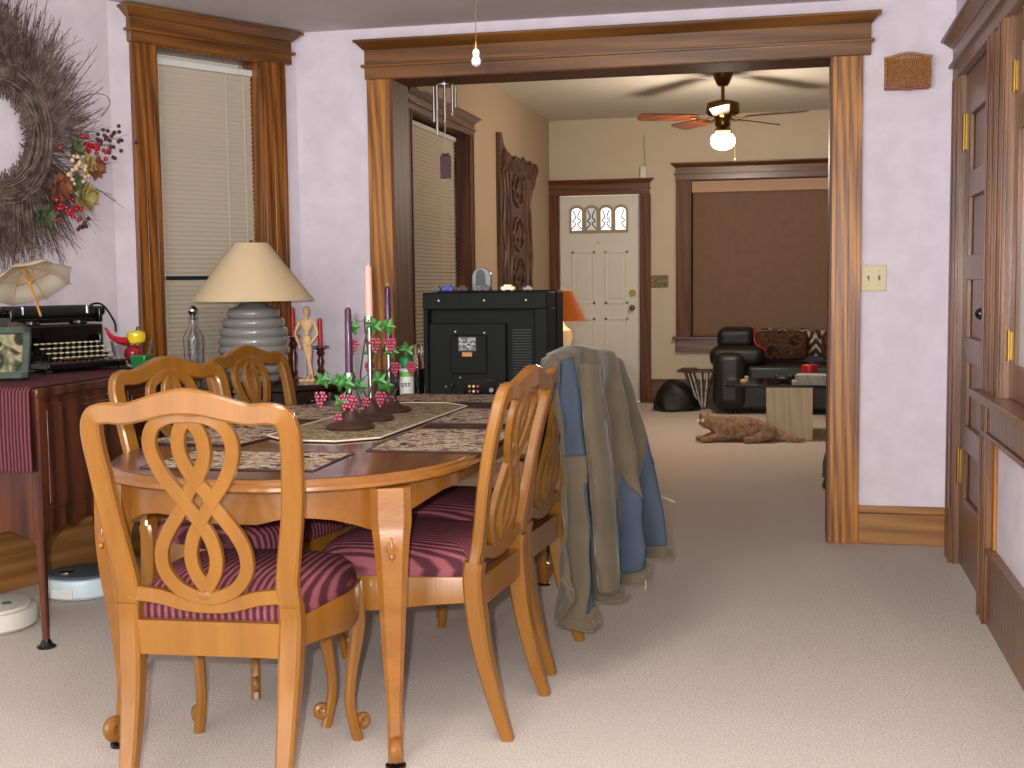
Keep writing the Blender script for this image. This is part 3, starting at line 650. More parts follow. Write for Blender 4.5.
# ------------------------------------------------------------------ grape candle holders
def holder(x, y, zc, ztop, wax, label, clusters, seed):
    rr = random.Random(seed)
    t = thing('candle_holder', label, 'candle holder', (x, y, 0.7478), 0, 'grapevine candle holders on the table')
    z = zc - 0.7478
    MB().lathe([(0.075, 0), (0.078, 0.008), (0.07, 0.016), (0.045, 0.022), (0.032, 0.034), (0.026, 0.05), (0.014, 0.062), (0.008, 0.075)], 28).build('base', M['bronze'], t)
    MB().lathe([(0.0075, 0.06), (0.0075, z - 0.01), (0.017, z), (0.017, z + 0.02), (0.012, z + 0.02)], 14).build('stem', M['silver'], t)
    b = MB()
    for k in range(3):
        a0 = k * 2.1 + seed; b.tube(cr([(0.02 * math.cos(a0), 0.02 * math.sin(a0), 0.05), (0.035 * math.cos(a0 + 1), 0.02 * math.sin(a0 + 1), 0.3 * z + 0.03), (0.028 * math.cos(a0 + 2.2), 0.028 * math.sin(a0 + 2.2), 0.65 * z + 0.02), (0.02 * math.cos(a0 + 3), 0.02 * math.sin(a0 + 3), z + 0.01)], 6), 0.0028, 6)
    b.build('vine', M['vine'], t)
    for dx, dz in clusters:
        dy = rr.uniform(-0.03, -0.015)
        b = MB(); c = Vector((dx, dy, dz - 0.7478))
        shape = [((0.52 + 0.48 * (1 - abs(math.sin(2.5 * a)))) * (0.45 if k == 15 else 1.0), a) for k, a in ((k, 2 * math.pi * k / 30) for k in range(30))]
        r0 = 0.031; tl = rr.uniform(-0.4, 0.4)
        pts = [(c.x + r0 * r_ * math.sin(a + tl), c.y + 0.006 * math.cos(2 * a), c.z - r0 * r_ * math.cos(a + tl)) for r_, a in shape]
        k0 = len(pts); ctr = (c.x, c.y - 0.012, c.z)
        b.add(pts + [ctr] + [(p[0], p[1] + 0.003, p[2]) for p in pts], [(i, (i + 1) % k0, k0) for i in range(k0)] + [tuple(range(k0 + 1, 2 * k0 + 1))] + [(i, (i + 1) % k0, k0 + 1 + (i + 1) % k0, k0 + 1 + i) for i in range(k0)])
        b.tube([tuple(c + Vector((0, 0.01, 0.02))), (0.0, 0.0, min(z, c.z + 0.04))], 0.002, 5)
        b.build('leaf', M['leaf'], t, angle=20)
    for dx, dz in clusters:
        b = MB(); gx, gz = dx + rr.uniform(-0.018, 0.018), dz - 0.7478 - 0.045
        for row, cnt in enumerate((3, 4, 3, 2, 1)):
            for q in range(cnt):
                b.ell((gx + (q - (cnt - 1) / 2) * 0.011, -0.02 + rr.uniform(-0.007, 0.007), gz - row * 0.0105), (0.0064, 0.0064, 0.0064), 8, 5)
        b.build('grape_bunch', M['grape'], t)
    c = thing('taper_candle', label.split(' holder')[0].replace('grape-leaf candle', wax[1] + ' taper candle in the ' + wax[2] + ' grape-leaf holder'), 'candle', (x, y, zc))
    zt = ztop - zc
    MB().lathe([(0.0125, 0), (0.0118, zt * 0.5), (0.0105, zt - 0.008), (0.006, zt), (0.001, zt + 0.002)], 16).build('wax', wax[0], c)
    MB().tube([(0, 0, zt), (0.001, 0, zt + 0.011)], 0.0012, 5).build('wick', M['lace'], c)
    c['label'] = '%s taper candle in the %s grape-leaf holder' % (wax[1], wax[2])
holder(-1.355, 3.66, 0.905, 1.128, (M['purplewax'], 'dark purple', 'nearest and lowest'), 'nearest and lowest grape-leaf candle holder on the runner', [(-0.075, 0.905), (-0.025, 0.897), (0.0, 0.895), (-0.02, 0.835)], 1)
holder(-1.370, 3.90, 1.075, 1.262, (M['pinkwax'], 'tall pink', 'middle'), 'tallest grape-leaf candle holder, between the other two', [(-0.055, 1.06), (0.03, 1.063), (0.07, 1.062), (0.04, 0.885), (-0.03, 0.865)], 2)
holder(-1.395, 4.17, 0.965, 1.192, (M['purplewax'], 'dark plum', 'farthest'), 'grape-leaf candle holder farthest along the runner, by the television', [(-0.055, 0.965), (0.02, 0.965), (0.075, 0.968), (0.0, 0.845)], 3)
# ------------------------------------------------------------------ sideboard and what stands on it
SX0, SX1, SY0, SY1, SZ = -2.93, -2.42, 3.60, 4.72, 0.87
t = thing('sideboard', 'dark mahogany sideboard with slim legs and brass key, under the typewriter', 'sideboard', ((SX0 + SX1) / 2, (SY0 + SY1) / 2, 0))
hx, hy = (SX1 - SX0) / 2, (SY1 - SY0) / 2
MB().box(-hx - 0.005, hx + 0.008, -hy - 0.008, hy + 0.008, SZ - 0.03, SZ).build('top', M['walnut'], t, bevel=0.005)
b = MB(); zb = 0.40
def scal(u): return zb - 0.06 * (max(0, abs(u * 2 - 1) - 0.45) / 0.55) ** 1.3 - 0.018 * math.exp(-((abs(u - 0.5) - 0.18) / 0.07) ** 2) + 0.0
def skirt(b, x0, y0, x1, y1, th, zt):
    n = 28; rings = []
    dx, dy = (x1 - x0), (y1 - y0); l = math.hypot(dx, dy); nx, ny = -dy / l * th, dx / l * th
    for k in range(n + 1):
        u = k / n; x, y = x0 + dx * u, y0 + dy * u; z = scal(u)
        rings.append([(x, y, z), (x, y, zt), (x + nx, y + ny, zt), (x + nx, y + ny, z)])
    b.loft(rings)
skirt(b, -hx + 0.02, -hy + 0.01, hx - 0.02, -hy + 0.01, 0.02, SZ - 0.03); b.build('end_panel', M['walnut'], t)
b = MB(); skirt(b, -hx + 0.02, hy - 0.01, hx - 0.02, hy - 0.01, -0.02, SZ - 0.03); b.build('end_panel', M['walnut'], t)
b = MB(); skirt(b, hx - 0.012, -hy + 0.02, hx - 0.012, -0.01, 0.02, 0.47); skirt(b, hx - 0.012, 0.01, hx - 0.012, hy - 0.02, 0.02, 0.47); b.box(hx - 0.035, hx - 0.015, -hy + 0.02, hy - 0.02, 0.45, SZ - 0.03); b.build('front_frame', M['walnut'], t)
for y0, y1 in ((-hy + 0.035, -0.02), (0.02, hy - 0.035)):
    d = MB().box(hx - 0.015, hx - 0.004, y0, y1, 0.46, SZ - 0.055).box(hx - 0.004, hx, y0 + 0.02, y1 - 0.02, 0.48, SZ - 0.075).build('door', M['walnut'], t, bevel=0.003)
    yk = y1 - 0.035 if y1 < 0.1 else y0 + 0.035
    MB().tube([(hx, yk, 0.63), (hx + 0.026, yk, 0.63)], 0.0025, 8).box(hx + 0.018, hx + 0.032, yk - 0.002, yk + 0.002, 0.622, 0.638).ell((hx + 0.001, yk, 0.63), (0.002, 0.010, 0.016)).build('key', M['brass'], d)
MB().box(-hx + 0.02, hx - 0.02, -hy + 0.02, hy - 0.02, 0.42, 0.44).box(-hx + 0.01, -hx + 0.022, -hy + 0.02, hy - 0.02, 0.40, SZ - 0.03).build('back_panel', M['walnut'], t)
for sx in (-1, 1):
    for sy in (-1, 1):
        x, y = sx * (hx - 0.014), sy * (hy - 0.014)
        lg = MB().strap(cr([(x, y, 0.845), (x, y, 0.45), (x, y, 0.36), (x, y, 0.2), (x + sx * 0.004, y + sy * 0.004, 0.025)], 4), lambda i: 0.036 if i < 6 else 0.032 - 0.0012 * (i - 6), lambda i: 0.036 if i < 6 else 0.032 - 0.0012 * (i - 6), (0, 1, 0), 0.35).build('leg', M['walnut'], t)
        MB().lathe([(0.03, 0), (0.032, 0.006), (0.022, 0.012), (0.012, 0.03)], 16, (x + sx * 0.004, y + sy * 0.004, 0)).build('foot', M['blackm'], lg)
# runner over the top and down the near end
tr_ = thing('cloth_runner', 'burgundy ribbed cloth over the sideboard top and hanging down its near end', 'cloth', (0, 0, 0))
b = MB(); xa, xb = SX0 + 0.03, SX1 - 0.012; rings = []
prof = [(SY1 - 0.1, SZ + 0.001), (SY0 + 0.1, SZ + 0.001), (SY0 + 0.0, SZ + 0.001), (SY0 - 0.012, SZ + 0.0), (SY0 - 0.020, SZ - 0.010), (SY0 - 0.022, SZ - 0.05), (SY0 - 0.024, SZ - 0.16), (SY0 - 0.021, 0.60)]
outer = [(y - (0.005 if z < SZ else 0), z + (0.005 if z >= SZ else 0.002)) for y, z in prof]
for k in range(41):
    x = xa + (xb - xa) * k / 40; wob = 0.002 * math.sin(k * 0.9)
    sec = [(x, y - (wob if z < SZ - 0.02 else 0), z) for y, z in prof] + [(x, y - (wob if z < SZ - 0.02 else 0), z) for y, z in reversed(outer)]
    rings.append(sec)
b.loft(rings); b.build('cloth', M['runner'], tr_, angle=60)
MB().tube([(xa, SY0 - 0.0235, 0.598), (xb, SY0 - 0.0235, 0.598)], 0.004, 6).build('hem', M['runner'], tr_)
TZ = SZ + 0.0065
# typewriter, facing the room
tw = thing('typewriter', 'black antique typewriter with round ivory keys on the burgundy cloth', 'typewriter', (-2.815, 4.36, TZ), R(68)); tw.scale = (1.08, 1.08, 1.08)
BK = M['blackm']
b = MB(); b.box(-0.165, 0.165, -0.16, 0.13, 0.012, 0.035); b.frus((-0.165, 0.165, -0.16, -0.02, 0.035), (-0.155, 0.155, -0.12, -0.02, 0.045)); b.build('base', BK, tw, bevel=0.006)
b = MB(); b.box(-0.165, -0.148, -0.03, 0.13, 0.03, 0.165); b.box(0.148, 0.165, -0.03, 0.13, 0.03, 0.165); b.box(-0.155, 0.155, 0.11, 0.125, 0.03, 0.165); b.box(-0.16, 0.16, -0.03, -0.01, 0.12, 0.165); b.build('frame', BK, tw, bevel=0.006)
b = MB()
for k in range(15):
    a = math.pi * (0.12 + 0.76 * k / 14); b.tube([(0.09 * math.cos(a), -0.035, 0.165 - 0.0 - 0.02 - 0.06 * math.sin(a)), (0.035 * math.cos(a), 0.03, 0.17 - 0.03 * math.sin(a))], 0.0018, 5)
b.loft([[(0.10 * math.cos(math.pi * k / 12) * s_, -0.038 + q, 0.150 - 0.075 * math.sin(math.pi * k / 12) * s_) for k in range(13)] for s_, q in ((1, 0), (1, 0.01))], closed=True); b.build('type_basket', BK, tw)
b = MB()
cg = MB(); cg.box(-0.175, 0.175, 0.02, 0.10, 0.172, 0.19); cg.box(-0.19, -0.175, 0.01, 0.11, 0.17, 0.225); cg.box(0.18, 0.195, 0.01, 0.11, 0.17, 0.225); cg.box(-0.18, 0.18, 0.085, 0.095, 0.19, 0.235); co = cg.build('carriage', BK, tw, bevel=0.004)
MB().tube([(-0.178, 0.05, 0.212), (0.178, 0.05, 0.212)], 0.021, 20).build('platen', M['black'], co)
for s_ in (-1, 1):
    MB().tube([(s_ * 0.195, 0.05, 0.212), (s_ * 0.222, 0.05, 0.212)], lambda i: 0.018, 18).build('platen_knob', BK, co)
    MB().tube([(s_ * 0.135, 0.02, 0.205), (s_ * 0.135, 0.02, 0.232)], 0.006, 10).build('paper_finger', M['chrome'], co)
MB().tube(cr([(0.19, 0.1, 0.21), (0.215, 0.10, 0.235), (0.235, 0.06, 0.232), (0.238, 0.0, 0.17), (0.236, -0.01, 0.13)], 5), 0.004, 6).build('return_lever', BK, co)
for s_ in (-1, 1): MB().lathe([(0.03, 0), (0.032, 0.004), (0.03, 0.014), (0.008, 0.018)], 20, (s_ * 0.10, 0.03, 0.165)).build('ribbon_spool', BK, tw)
kb = MB(); cap = MB()
for r_ in range(4):
    y, z = -0.045 - 0.026 * r_, 0.098 - 0.016 * r_
    kb.box(-0.15, 0.15, y - 0.004, y + 0.004, 0.04, z - 0.022)
    for k in range(11 - (r_ == 3)):
        x = -0.13 + k * 0.0255 + r_ * 0.006; kb.tube([(x, y, z - 0.025), (x, y, z)], 0.0016, 5)
kbo = kb.build('key_levers', BK, tw)
key0 = MB().lathe([(0.0085, 0), (0.0095, 0.002), (0.0085, 0.0045), (0.001, 0.005)], 14).build('key', M['key'], tw)
first = True
for r_ in range(4):
    y, z = -0.045 - 0.026 * r_, 0.098 - 0.016 * r_
    for k in range(11 - (r_ == 3)):
        x = -0.13 + k * 0.0255 + r_ * 0.006
        if first: key0.location = (x, y, z); first = False; continue
        c = key0.copy(); COL.objects.link(c); c.parent = tw; c.location = (x, y, z)
MB().box(-0.09, 0.09, -0.152, -0.14, 0.045, 0.052).build('space_bar', M['walnut'], tw, bevel=0.002)
for sx in (-1, 1):
    for y in (-0.145, 0.115): MB().lathe([(0.012, 0), (0.014, 0.006), (0.010, 0.014)], 12, (sx * 0.15, y, 0)).build('foot', M['black'], tw)
MB().tube([(-0.17, -0.04, 0.0), (-0.17, -0.04, 0.055)], 0.008, 10).tube([(-0.17, -0.04, 0.055), (-0.17, -0.04, 0.16)], 0.0035, 8).build('side_post', M['chrome'], tw)
# lace parasol lying open on the typewriter
pa = thing('parasol', 'small ivory lace parasol leaning open behind the typewriter', 'parasol', (-2.86, 4.24, 1.22))
ax = Vector((-0.40, 0.22, 0.75)).normalized()
rotm = ax.to_track_quat('Z', 'Y').to_matrix()
def PP(v): return tuple(rotm @ Vector(v))
b = MB(); n = 8; rings = []
for s_ in (0.02, 0.25, 0.5, 0.75, 1.0):
    ring = []
    for k in range(48):
        a = 2 * math.pi * k / 48; ph = (k % 6) / 6; sag = 1 - 0.10 * s_ * math.sin(math.pi * ph)
        rr = 0.165 * s_ * sag; ring.append(PP((rr * math.cos(a), rr * math.sin(a), 0.07 * (1 - s_ * s_) - 0.006 * s_ * math.sin(math.pi * ph))))
    rings.append(ring)
b.loft(rings, caps=False); o = b.build('canopy', M['gauze'], pa, angle=70); sm = o.modifiers.new('th', 'SOLIDIFY'); sm.thickness = 0.0015
for k in range(8):
    a = 2 * math.pi * k / 8
    MB().tube(cr([PP((0.165 * s_ * math.cos(a), 0.165 * s_ * math.sin(a), 0.07 * (1 - s_ * s_) - 0.002)) for s_ in (0.02, 0.35, 0.7, 1.03)], 3), 0.0022, 6).tube([PP((0.10 * math.cos(a), 0.10 * math.sin(a), 0.045)), PP((0.006 * math.cos(a), 0.006 * math.sin(a), 0.005))], 0.0018, 5).build('rib', M['bamboo'], pa)
MB().tube([PP((0, 0, 0.09)), PP((0, 0, -0.15))], 0.0045, 8).build('handle', M['bamboo'], pa)
MB().lathe([(0.010, -0.006), (0.012, 0), (0.010, 0.006)], 12).build('runner_ring', M['bamboo'], pa)
# felt hat / doll bundle left of it
ht = thing('straw_bundle', 'brown felt and dried straw bundle at the left end of the cloth', 'dried bundle', (-2.83, 3.97, TZ + 0.002), R(20))
b = MB(); b.ell((0, 0, 0.13), (0.12, 0.07, 0.06), 20, 10); b.ell((0.07, 0.02, 0.155), (0.05, 0.05, 0.045), 16, 8); b.ell((0, 0, 0.05), (0.09, 0.06, 0.06), 16, 8); b.build('felt_body', M['felt'], ht)
b = MB(); rr = random.Random(3)
for k in range(60):
    a = rr.uniform(0, 6.28); x, y = rr.uniform(-0.08, 0.02), rr.uniform(-0.07, -0.03); b.tube(cr([(x, y, rr.uniform(0.08, 0.16)), (x + rr.uniform(-0.03, 0.03), y - 0.02, 0.07), (x + rr.uniform(-0.05, 0.05), y - 0.03, 0.02)], 3), 0.0018, 4)
b.build('straw', M['lace'], ht)
# slanted picture frame
pf = thing('picture_frame', 'small greenish picture frame leaning at the near end of the sideboard', 'picture frame', (-2.70, 3.80, TZ + 0.002), R(18)); pf.scale = (1.2, 1.2, 1.2)
tl = R(-18)
def fr(x0, x1, z0, z1, y0, y1):
    v = [(x, y, z) for z in (z0, z1) for y in (y0, y1) for x in (x0, x1)]
    return [(x, y * math.cos(tl) - z * math.sin(tl), y * math.sin(tl) + z * math.cos(tl)) for x, y, z in v]
FQ = [(0, 2, 3, 1), (4, 5, 7, 6), (0, 1, 5, 4), (2, 6, 7, 3), (0, 4, 6, 2), (1, 3, 7, 5)]
b = MB()
for q in ((-0.085, -0.065, 0.004, 0.16), (0.065, 0.085, 0.004, 0.16), (-0.085, 0.085, 0.004, 0.024), (-0.085, 0.085, 0.14, 0.16)): b.add(fr(*q, -0.012, 0.006), FQ)
b.build('frame', M['gframe'], pf, bevel=0.002)
MB().add(fr(-0.066, 0.066, 0.02, 0.142, 0.0, 0.004), FQ).build('picture', M['photo'], pf)
MB().tube([(0, 0.03, 0.11), (0, 0.08, 0.003)], 0.004, 6).build('easel_leg', M['gframe'], pf)
# glass bowl of coloured fruit
fb = thing('glass_bowl', 'clear glass bowl right of the typewriter', 'bowl', (-2.62, 4.56, TZ)); fb.scale = (1.25, 1.25, 1.25)
b = MB(); b.lathe([(0.03, 0), (0.05, 0.015), (0.062, 0.05), (0.068, 0.085), (0.065, 0.085), (0.058, 0.05), (0.046, 0.018), (0.001, 0.008)], 28); b.build('bowl', M['glass'], fb)
def fruit(name, lab, cat, loc, parts):
    t = thing(name, lab, cat, loc, 0, 'coloured fruit in the glass bowl'); t.scale = (1.25, 1.25, 1.25)
    for nm, m, mb in parts: mb.build(nm, m, t)
fruit('pepper', 'yellow pepper lying on top of the glass bowl', 'pepper', (-2.60, 4.56, TZ + 0.120), [('flesh', M['yellow'], MB().lathe([(0.012, -0.022), (0.026, -0.018), (0.032, 0), (0.03, 0.014), (0.016, 0.022), (0.004, 0.02)], 18)), ('stem', M['green'], MB().tube([(0, 0, 0.018), (0.008, 0, 0.034)], 0.004, 6))])
fruit('chili', 'curved red chili sticking out of the glass bowl', 'chili', (-2.655, 4.53, TZ + 0.118), [('flesh', M['rglass'], MB().tube(cr([(0.03, 0, -0.012), (0.0, 0, -0.008), (-0.03, 0, 0.004), (-0.052, 0, 0.034)], 5), lambda i: max(0.003, 0.017 - 0.0009 * i), 10)), ('stem', M['green'], MB().tube([(0.03, 0, -0.012), (0.042, 0.0, -0.004)], 0.004, 6))])
fruit('apple', 'pink-red fruit low in the glass bowl', 'fruit', (-2.61, 4.555, TZ + 0.055), [('flesh', M['rglass'], MB().ell((0, 0, 0), (0.031, 0.031, 0.028), 18, 10)), ('stem', M['walnut'], MB().tube([(0, 0, 0.024), (0.003, 0, 0.036)], 0.002, 5))])
t = thing('green_votive', 'small square green glass votive beside the typewriter keys', 'votive', (-2.50, 4.42, TZ))
MB().frus((-0.028, 0.028, -0.028, 0.028, 0), (-0.034, 0.034, -0.034, 0.034, 0.058)).build('cup', M['green'], t, bevel=0.005)
# ------------------------------------------------------------------ robot cleaners on the carpet
def robot(lab, loc, rz, m1, m2, r_, h):
    t = thing('robot_vacuum', lab, 'robot vacuum', loc, rz)
    MB().lathe([(r_ * 0.93, 0.004), (r_, 0.015), (r_ * 1.0, h * 0.62), (r_ * 0.97, h * 0.80), (r_ * 0.9, h * 0.84), (0.001, h * 0.84)], 48).build('shell', m1, t)
    MB().lathe([(r_ * 0.90, h * 0.84), (r_ * 0.86, h * 0.93), (r_ * 0.5, h), (0.001, h * 1.02)], 48).build('lid', m2, t)
    MB().box(-r_ * 0.3, r_ * 0.3, -r_ * 1.005, -r_ * 0.93, h * 0.12, h * 0.5).build('bumper_window', M['whitepl'], t, bevel=0.003)
    return t
r1 = robot('pale blue-grey round robot vacuum with dark lid under the sideboard', (-2.72, 4.30, 0), 0, M['robot1'], M['robot1top'], 0.150, 0.098)
MB().lathe([(0.028, 0.088), (0.028, 0.1), (0.022, 0.101)], 20, (-0.03, -0.06, 0)).build('button', M['blackm'], r1)
MB().lathe([(0.034, 0.09), (0.034, 0.0985), (0.029, 0.0985), (0.029, 0.09)], 24, (-0.03, -0.06, 0), caps=False).build('button_ring', M['chrome'], r1)
r2 = robot('ivory round robot vacuum partly out of frame beneath the burgundy cloth', (-2.79, 3.80, 0), 0, M['robot2'], M['robot2'], 0.170, 0.088)
for k in range(3): MB().lathe([(0.016, 0.08), (0.016, 0.0915), (0.001, 0.092)], 16, (-0.02 + 0.05 * k, -0.02 + 0.01 * k, 0)).build('button', M['robot1top'], r2)
b = MB()
for k in range(6): b.box(0.085 + 0.0, 0.12, -0.118 + k * 0.0001, -0.112, 0.028 + k * 0.006, 0.031 + k * 0.006)
b.build('vent_grille', M['book'], r2)
# ------------------------------------------------------------------ carved corner table, lamp, decanter, mannequin, red candles
QX, QY, QZ = -2.30, 5.04, 0.77
ct = thing('carved_table', 'blackened carved side table under the big table lamp', 'side table', (QX, QY, 0), R(30))
def soval(a, b_, n=40, ex=2.4):
    out = []
    for k in range(n):
        th = 2 * math.pi * k / n; c, s_ = math.cos(th), math.sin(th)
        out.append((a * math.copysign(abs(c) ** (2 / ex), c), b_ * math.copysign(abs(s_) ** (2 / ex), s_)))
    return out
b = MB(); b.loft([[(x, y, z) for x, y in soval(0.43 + o_, 0.20 + o_)] for o_, z in ((-0.012, QZ - 0.03), (0.0, QZ - 0.022), (0.0, QZ - 0.008), (-0.008, QZ))]); b.build('top', M['ebony'], ct)
b = MB(); b.loft([[(x, y, z) for x, y in soval(0.40, 0.17)] for z in (QZ - 0.13, QZ - 0.03)]); b.build('apron', M['ebony'], ct)
b = MB(); ov = soval(0.402, 0.172, 60)
for k in range(0, 60):
    x, y = ov[k]; b.ell((x, y, QZ - 0.08 + 0.014 * math.sin(k * 1.9)), (0.012, 0.012, 0.010 + 0.008 * (k % 2)), 8, 5)
b.tube([(x * 1.01, y * 1.01, QZ - 0.122) for x, y in ov + ov[:1]], 0.006, 6); b.build('carving', M['ebony'], ct)
for sx in (-1, 1):
    for sy in (-1, 1):
        MB().lathe([(0.02, 0), (0.026, 0.02), (0.016, 0.06), (0.022, 0.12), (0.014, 0.16), (0.020, 0.3), (0.026, 0.42), (0.015, 0.46), (0.028, 0.50), (0.028, 0.56), (0.018, 0.58), (0.026, QZ - 0.12), (0.028, QZ - 0.04)], 16, (sx * 0.31, sy * 0.11, 0)).build('leg', M['ebony'], ct)
MB().loft([[(x, y, z) for x, y in soval(0.33, 0.13)] for z in (0.2, 0.22)]).build('shelf', M['ebony'], ct)
lp = thing('table_lamp', 'big table lamp with ribbed grey ceramic base and beige cone shade', 'lamp', (-2.295, 5.02, QZ))
prof = [(0.075, 0), (0.085, 0.012)]
for k in range(8):
    z = 0.03 + k * 0.040; r_ = 0.152 * math.sin(math.acos(max(-0.98, min(0.98, (z - 0.175) / 0.20)))) if k < 8 else 0.05
    prof += [(max(r_, 0.075) - 0.006, z - 0.019), (max(r_, 0.075) + 0.001, z - 0.013), (max(r_, 0.075) + 0.003, z), (max(r_, 0.075) + 0.0, z + 0.012), (max(r_, 0.075) - 0.006, z + 0.019)]
prof += [(0.072, 0.34), (0.06, 0.352), (0.02, 0.36), (0.012, 0.40)]
MB().lathe(prof, 48).build('base', M['grey'], lp, angle=50)
MB().tube([(0, 0, 0.36), (0, 0, 0.60)], 0.006, 8).build('stem', M['brass'], lp)
sh = MB(); sh.lathe([(0.262, 0.365), (0.258, 0.372), (0.074, 0.612), (0.071, 0.612), (0.254, 0.372), (0.258, 0.363)], 56, caps=False).build('shade', M['shade'], lp, angle=50)
MB().lathe([(0.074, 0.606), (0.074, 0.6135), (0.001, 0.6135)], 32).build('shade_ring', M['shade'], lp)
MB().lathe([(0.006, 0.60), (0.010, 0.618), (0.004, 0.628)], 12).build('finial', M['brass'], lp)
dc = thing('decanter', 'clear glass decanter with ball stopper, left of the big table lamp', 'decanter', (-2.535, 4.925, QZ))
MB().lathe([(0.03, 0), (0.036, 0.006), (0.038, 0.03), (0.043, 0.19), (0.042, 0.215), (0.030, 0.238), (0.017, 0.255), (0.015, 0.285), (0.024, 0.298), (0.0215, 0.298), (0.0115, 0.284), (0.0135, 0.255), (0.027, 0.236), (0.039, 0.213), (0.040, 0.19), (0.034, 0.03), (0.001, 0.018)], 28).build('bottle', M['glass'], dc)
MB().lathe([(0.010, 0.02), (0.018, 0.05), (0.019, 0.15), (0.011, 0.21), (0.005, 0.23), (0.005, 0.29)], 14).build('etched_core', mat('etched_glass', '#b4b0b8', 0.35, 0.6, bump=1.0, bscale=160), dc)
MB().ell((0, 0, 0.325), (0.022, 0.022, 0.022), 18, 12).lathe([(0.010, 0.285), (0.012, 0.305)], 14).build('stopper', M['chrome'], dc)
mq = thing('artist_mannequin', 'pale jointed wooden artist mannequin standing right of the big table lamp', 'mannequin', (-2.115, 5.18, QZ), R(12))
LB = M['limba']
MB().box(-0.036, 0.036, -0.03, 0.03, 0, 0.012).build('base', LB, mq, bevel=0.003)
MB().tube([(-0.012, 0.008, 0.012), (-0.006, 0.012, 0.17)], 0.0022, 8).build('support_rod', M['chrome'], mq)
def seg(nm, *parts):
    b = MB()
    for a, c, r0, r1 in parts:
        a_, c_ = Vector(a), Vector(c); n_ = 9
        b.tube([tuple(a_.lerp(c_, k / 8)) for k in range(9)], lambda i: (r0 + (r1 - r0) * i / 8) * (0.55 + 0.45 * math.sin(math.pi * (i + 0.6) / 9.2)), 10)
    return b.build(nm, LB, mq)
MB().ell((0.0, 0, 0.315), (0.0155, 0.017, 0.023), 14, 10).tube([(0, 0, 0.275), (0, 0, 0.295)], 0.006, 8).build('head', LB, mq)
MB().loft([[(x * math.cos(2 * math.pi * j / 14), y * math.sin(2 * math.pi * j / 14), z) for j in range(14)] for x, y, z in ((0.014, 0.011, 0.222), (0.024, 0.016, 0.24), (0.030, 0.018, 0.262), (0.026, 0.014, 0.276), (0.008, 0.008, 0.281))]).build('chest', LB, mq)
MB().ell((0, 0, 0.213), (0.012, 0.011, 0.012)).build('waist', LB, mq)
MB().loft([[(x * math.cos(2 * math.pi * j / 14), y * math.sin(2 * math.pi * j / 14), z) for j in range(14)] for x, y, z in ((0.012, 0.011, 0.165), (0.022, 0.016, 0.175), (0.022, 0.016, 0.192), (0.014, 0.012, 0.204))]).build('hips', LB, mq)
seg('arm', ((-0.032, 0, 0.268), (-0.052, -0.005, 0.215), 0.009, 0.007), ((-0.052, -0.005, 0.213), (-0.030, -0.025, 0.165), 0.008, 0.005), ((-0.030, -0.025, 0.165), (-0.024, -0.028, 0.145), 0.007, 0.005))
seg('arm', ((0.032, 0, 0.268), (0.050, -0.002, 0.215), 0.009, 0.007), ((0.050, -0.002, 0.213), (0.022, -0.024, 0.172), 0.008, 0.005), ((0.022, -0.024, 0.172), (0.006, -0.026, 0.160), 0.007, 0.005))
seg('leg', ((-0.010, 0, 0.172), (0.006, -0.008, 0.095), 0.014, 0.010), ((0.006, -0.008, 0.095), (0.022, -0.002, 0.026), 0.011, 0.007), ((0.022, 0.002, 0.020), (0.026, -0.028, 0.015), 0.008, 0.008))
seg('leg', ((0.011, 0, 0.172), (0.012, -0.004, 0.095), 0.014, 0.010), ((0.012, -0.004, 0.095), (0.008, 0.004, 0.026), 0.011, 0.007), ((0.008, 0.006, 0.020), (0.004, -0.022, 0.015), 0.008, 0.008))
def redcandle(x, y, hz, top, lab, lab2, wide=1.0):
    t = thing('candlestick', lab, 'candlestick', (x, y, QZ), 0, 'turned red-brown candlesticks')
    MB().lathe([(0.034, 0), (0.036, 0.008), (0.022, 0.016), (0.012, 0.024), (0.018, 0.036), (0.011, 0.05), (0.017, hz * 0.55), (0.010, hz * 0.7), (0.020, hz * 0.82), (0.013, hz * 0.9), (0.034 * wide, hz * 0.97), (0.036 * wide, hz), (0.012, hz), (0.012, hz - 0.01)], 24).build('column', M['redwood'], t)
    b = MB()
    for k in range(10):
        a = 2 * math.pi * k / 10; b.ell((0.034 * wide * math.cos(a), 0.034 * wide * math.sin(a), hz), (0.008, 0.008, 0.007), 8, 5)
    b.build('beaded_rim', M['redwood'], t)
    c = thing('red_candle', lab2, 'candle', (x, y, QZ + hz - 0.010), 0, 'red candles on the carved table')
    MB().lathe([(0.0112, 0), (0.0105, top - hz), (0.004, top - hz + 0.003)], 14).build('wax', M['redwax'], c)
    MB().tube([(0, 0, top - hz), (0, 0.001, top - hz + 0.012)], 0.001, 5).build('wick', M['lace'], c)
redcandle(-2.205, 5.24, 0.20, 0.335, 'slim beaded candlestick right behind the grey lamp base', 'higher red candle, between grey lamp base and mannequin', 0.75)
redcandle(-2.115, 5.34, 0.145, 0.285, 'turned red-brown candlestick behind the wooden mannequin', 'lower red candle behind the mannequin')
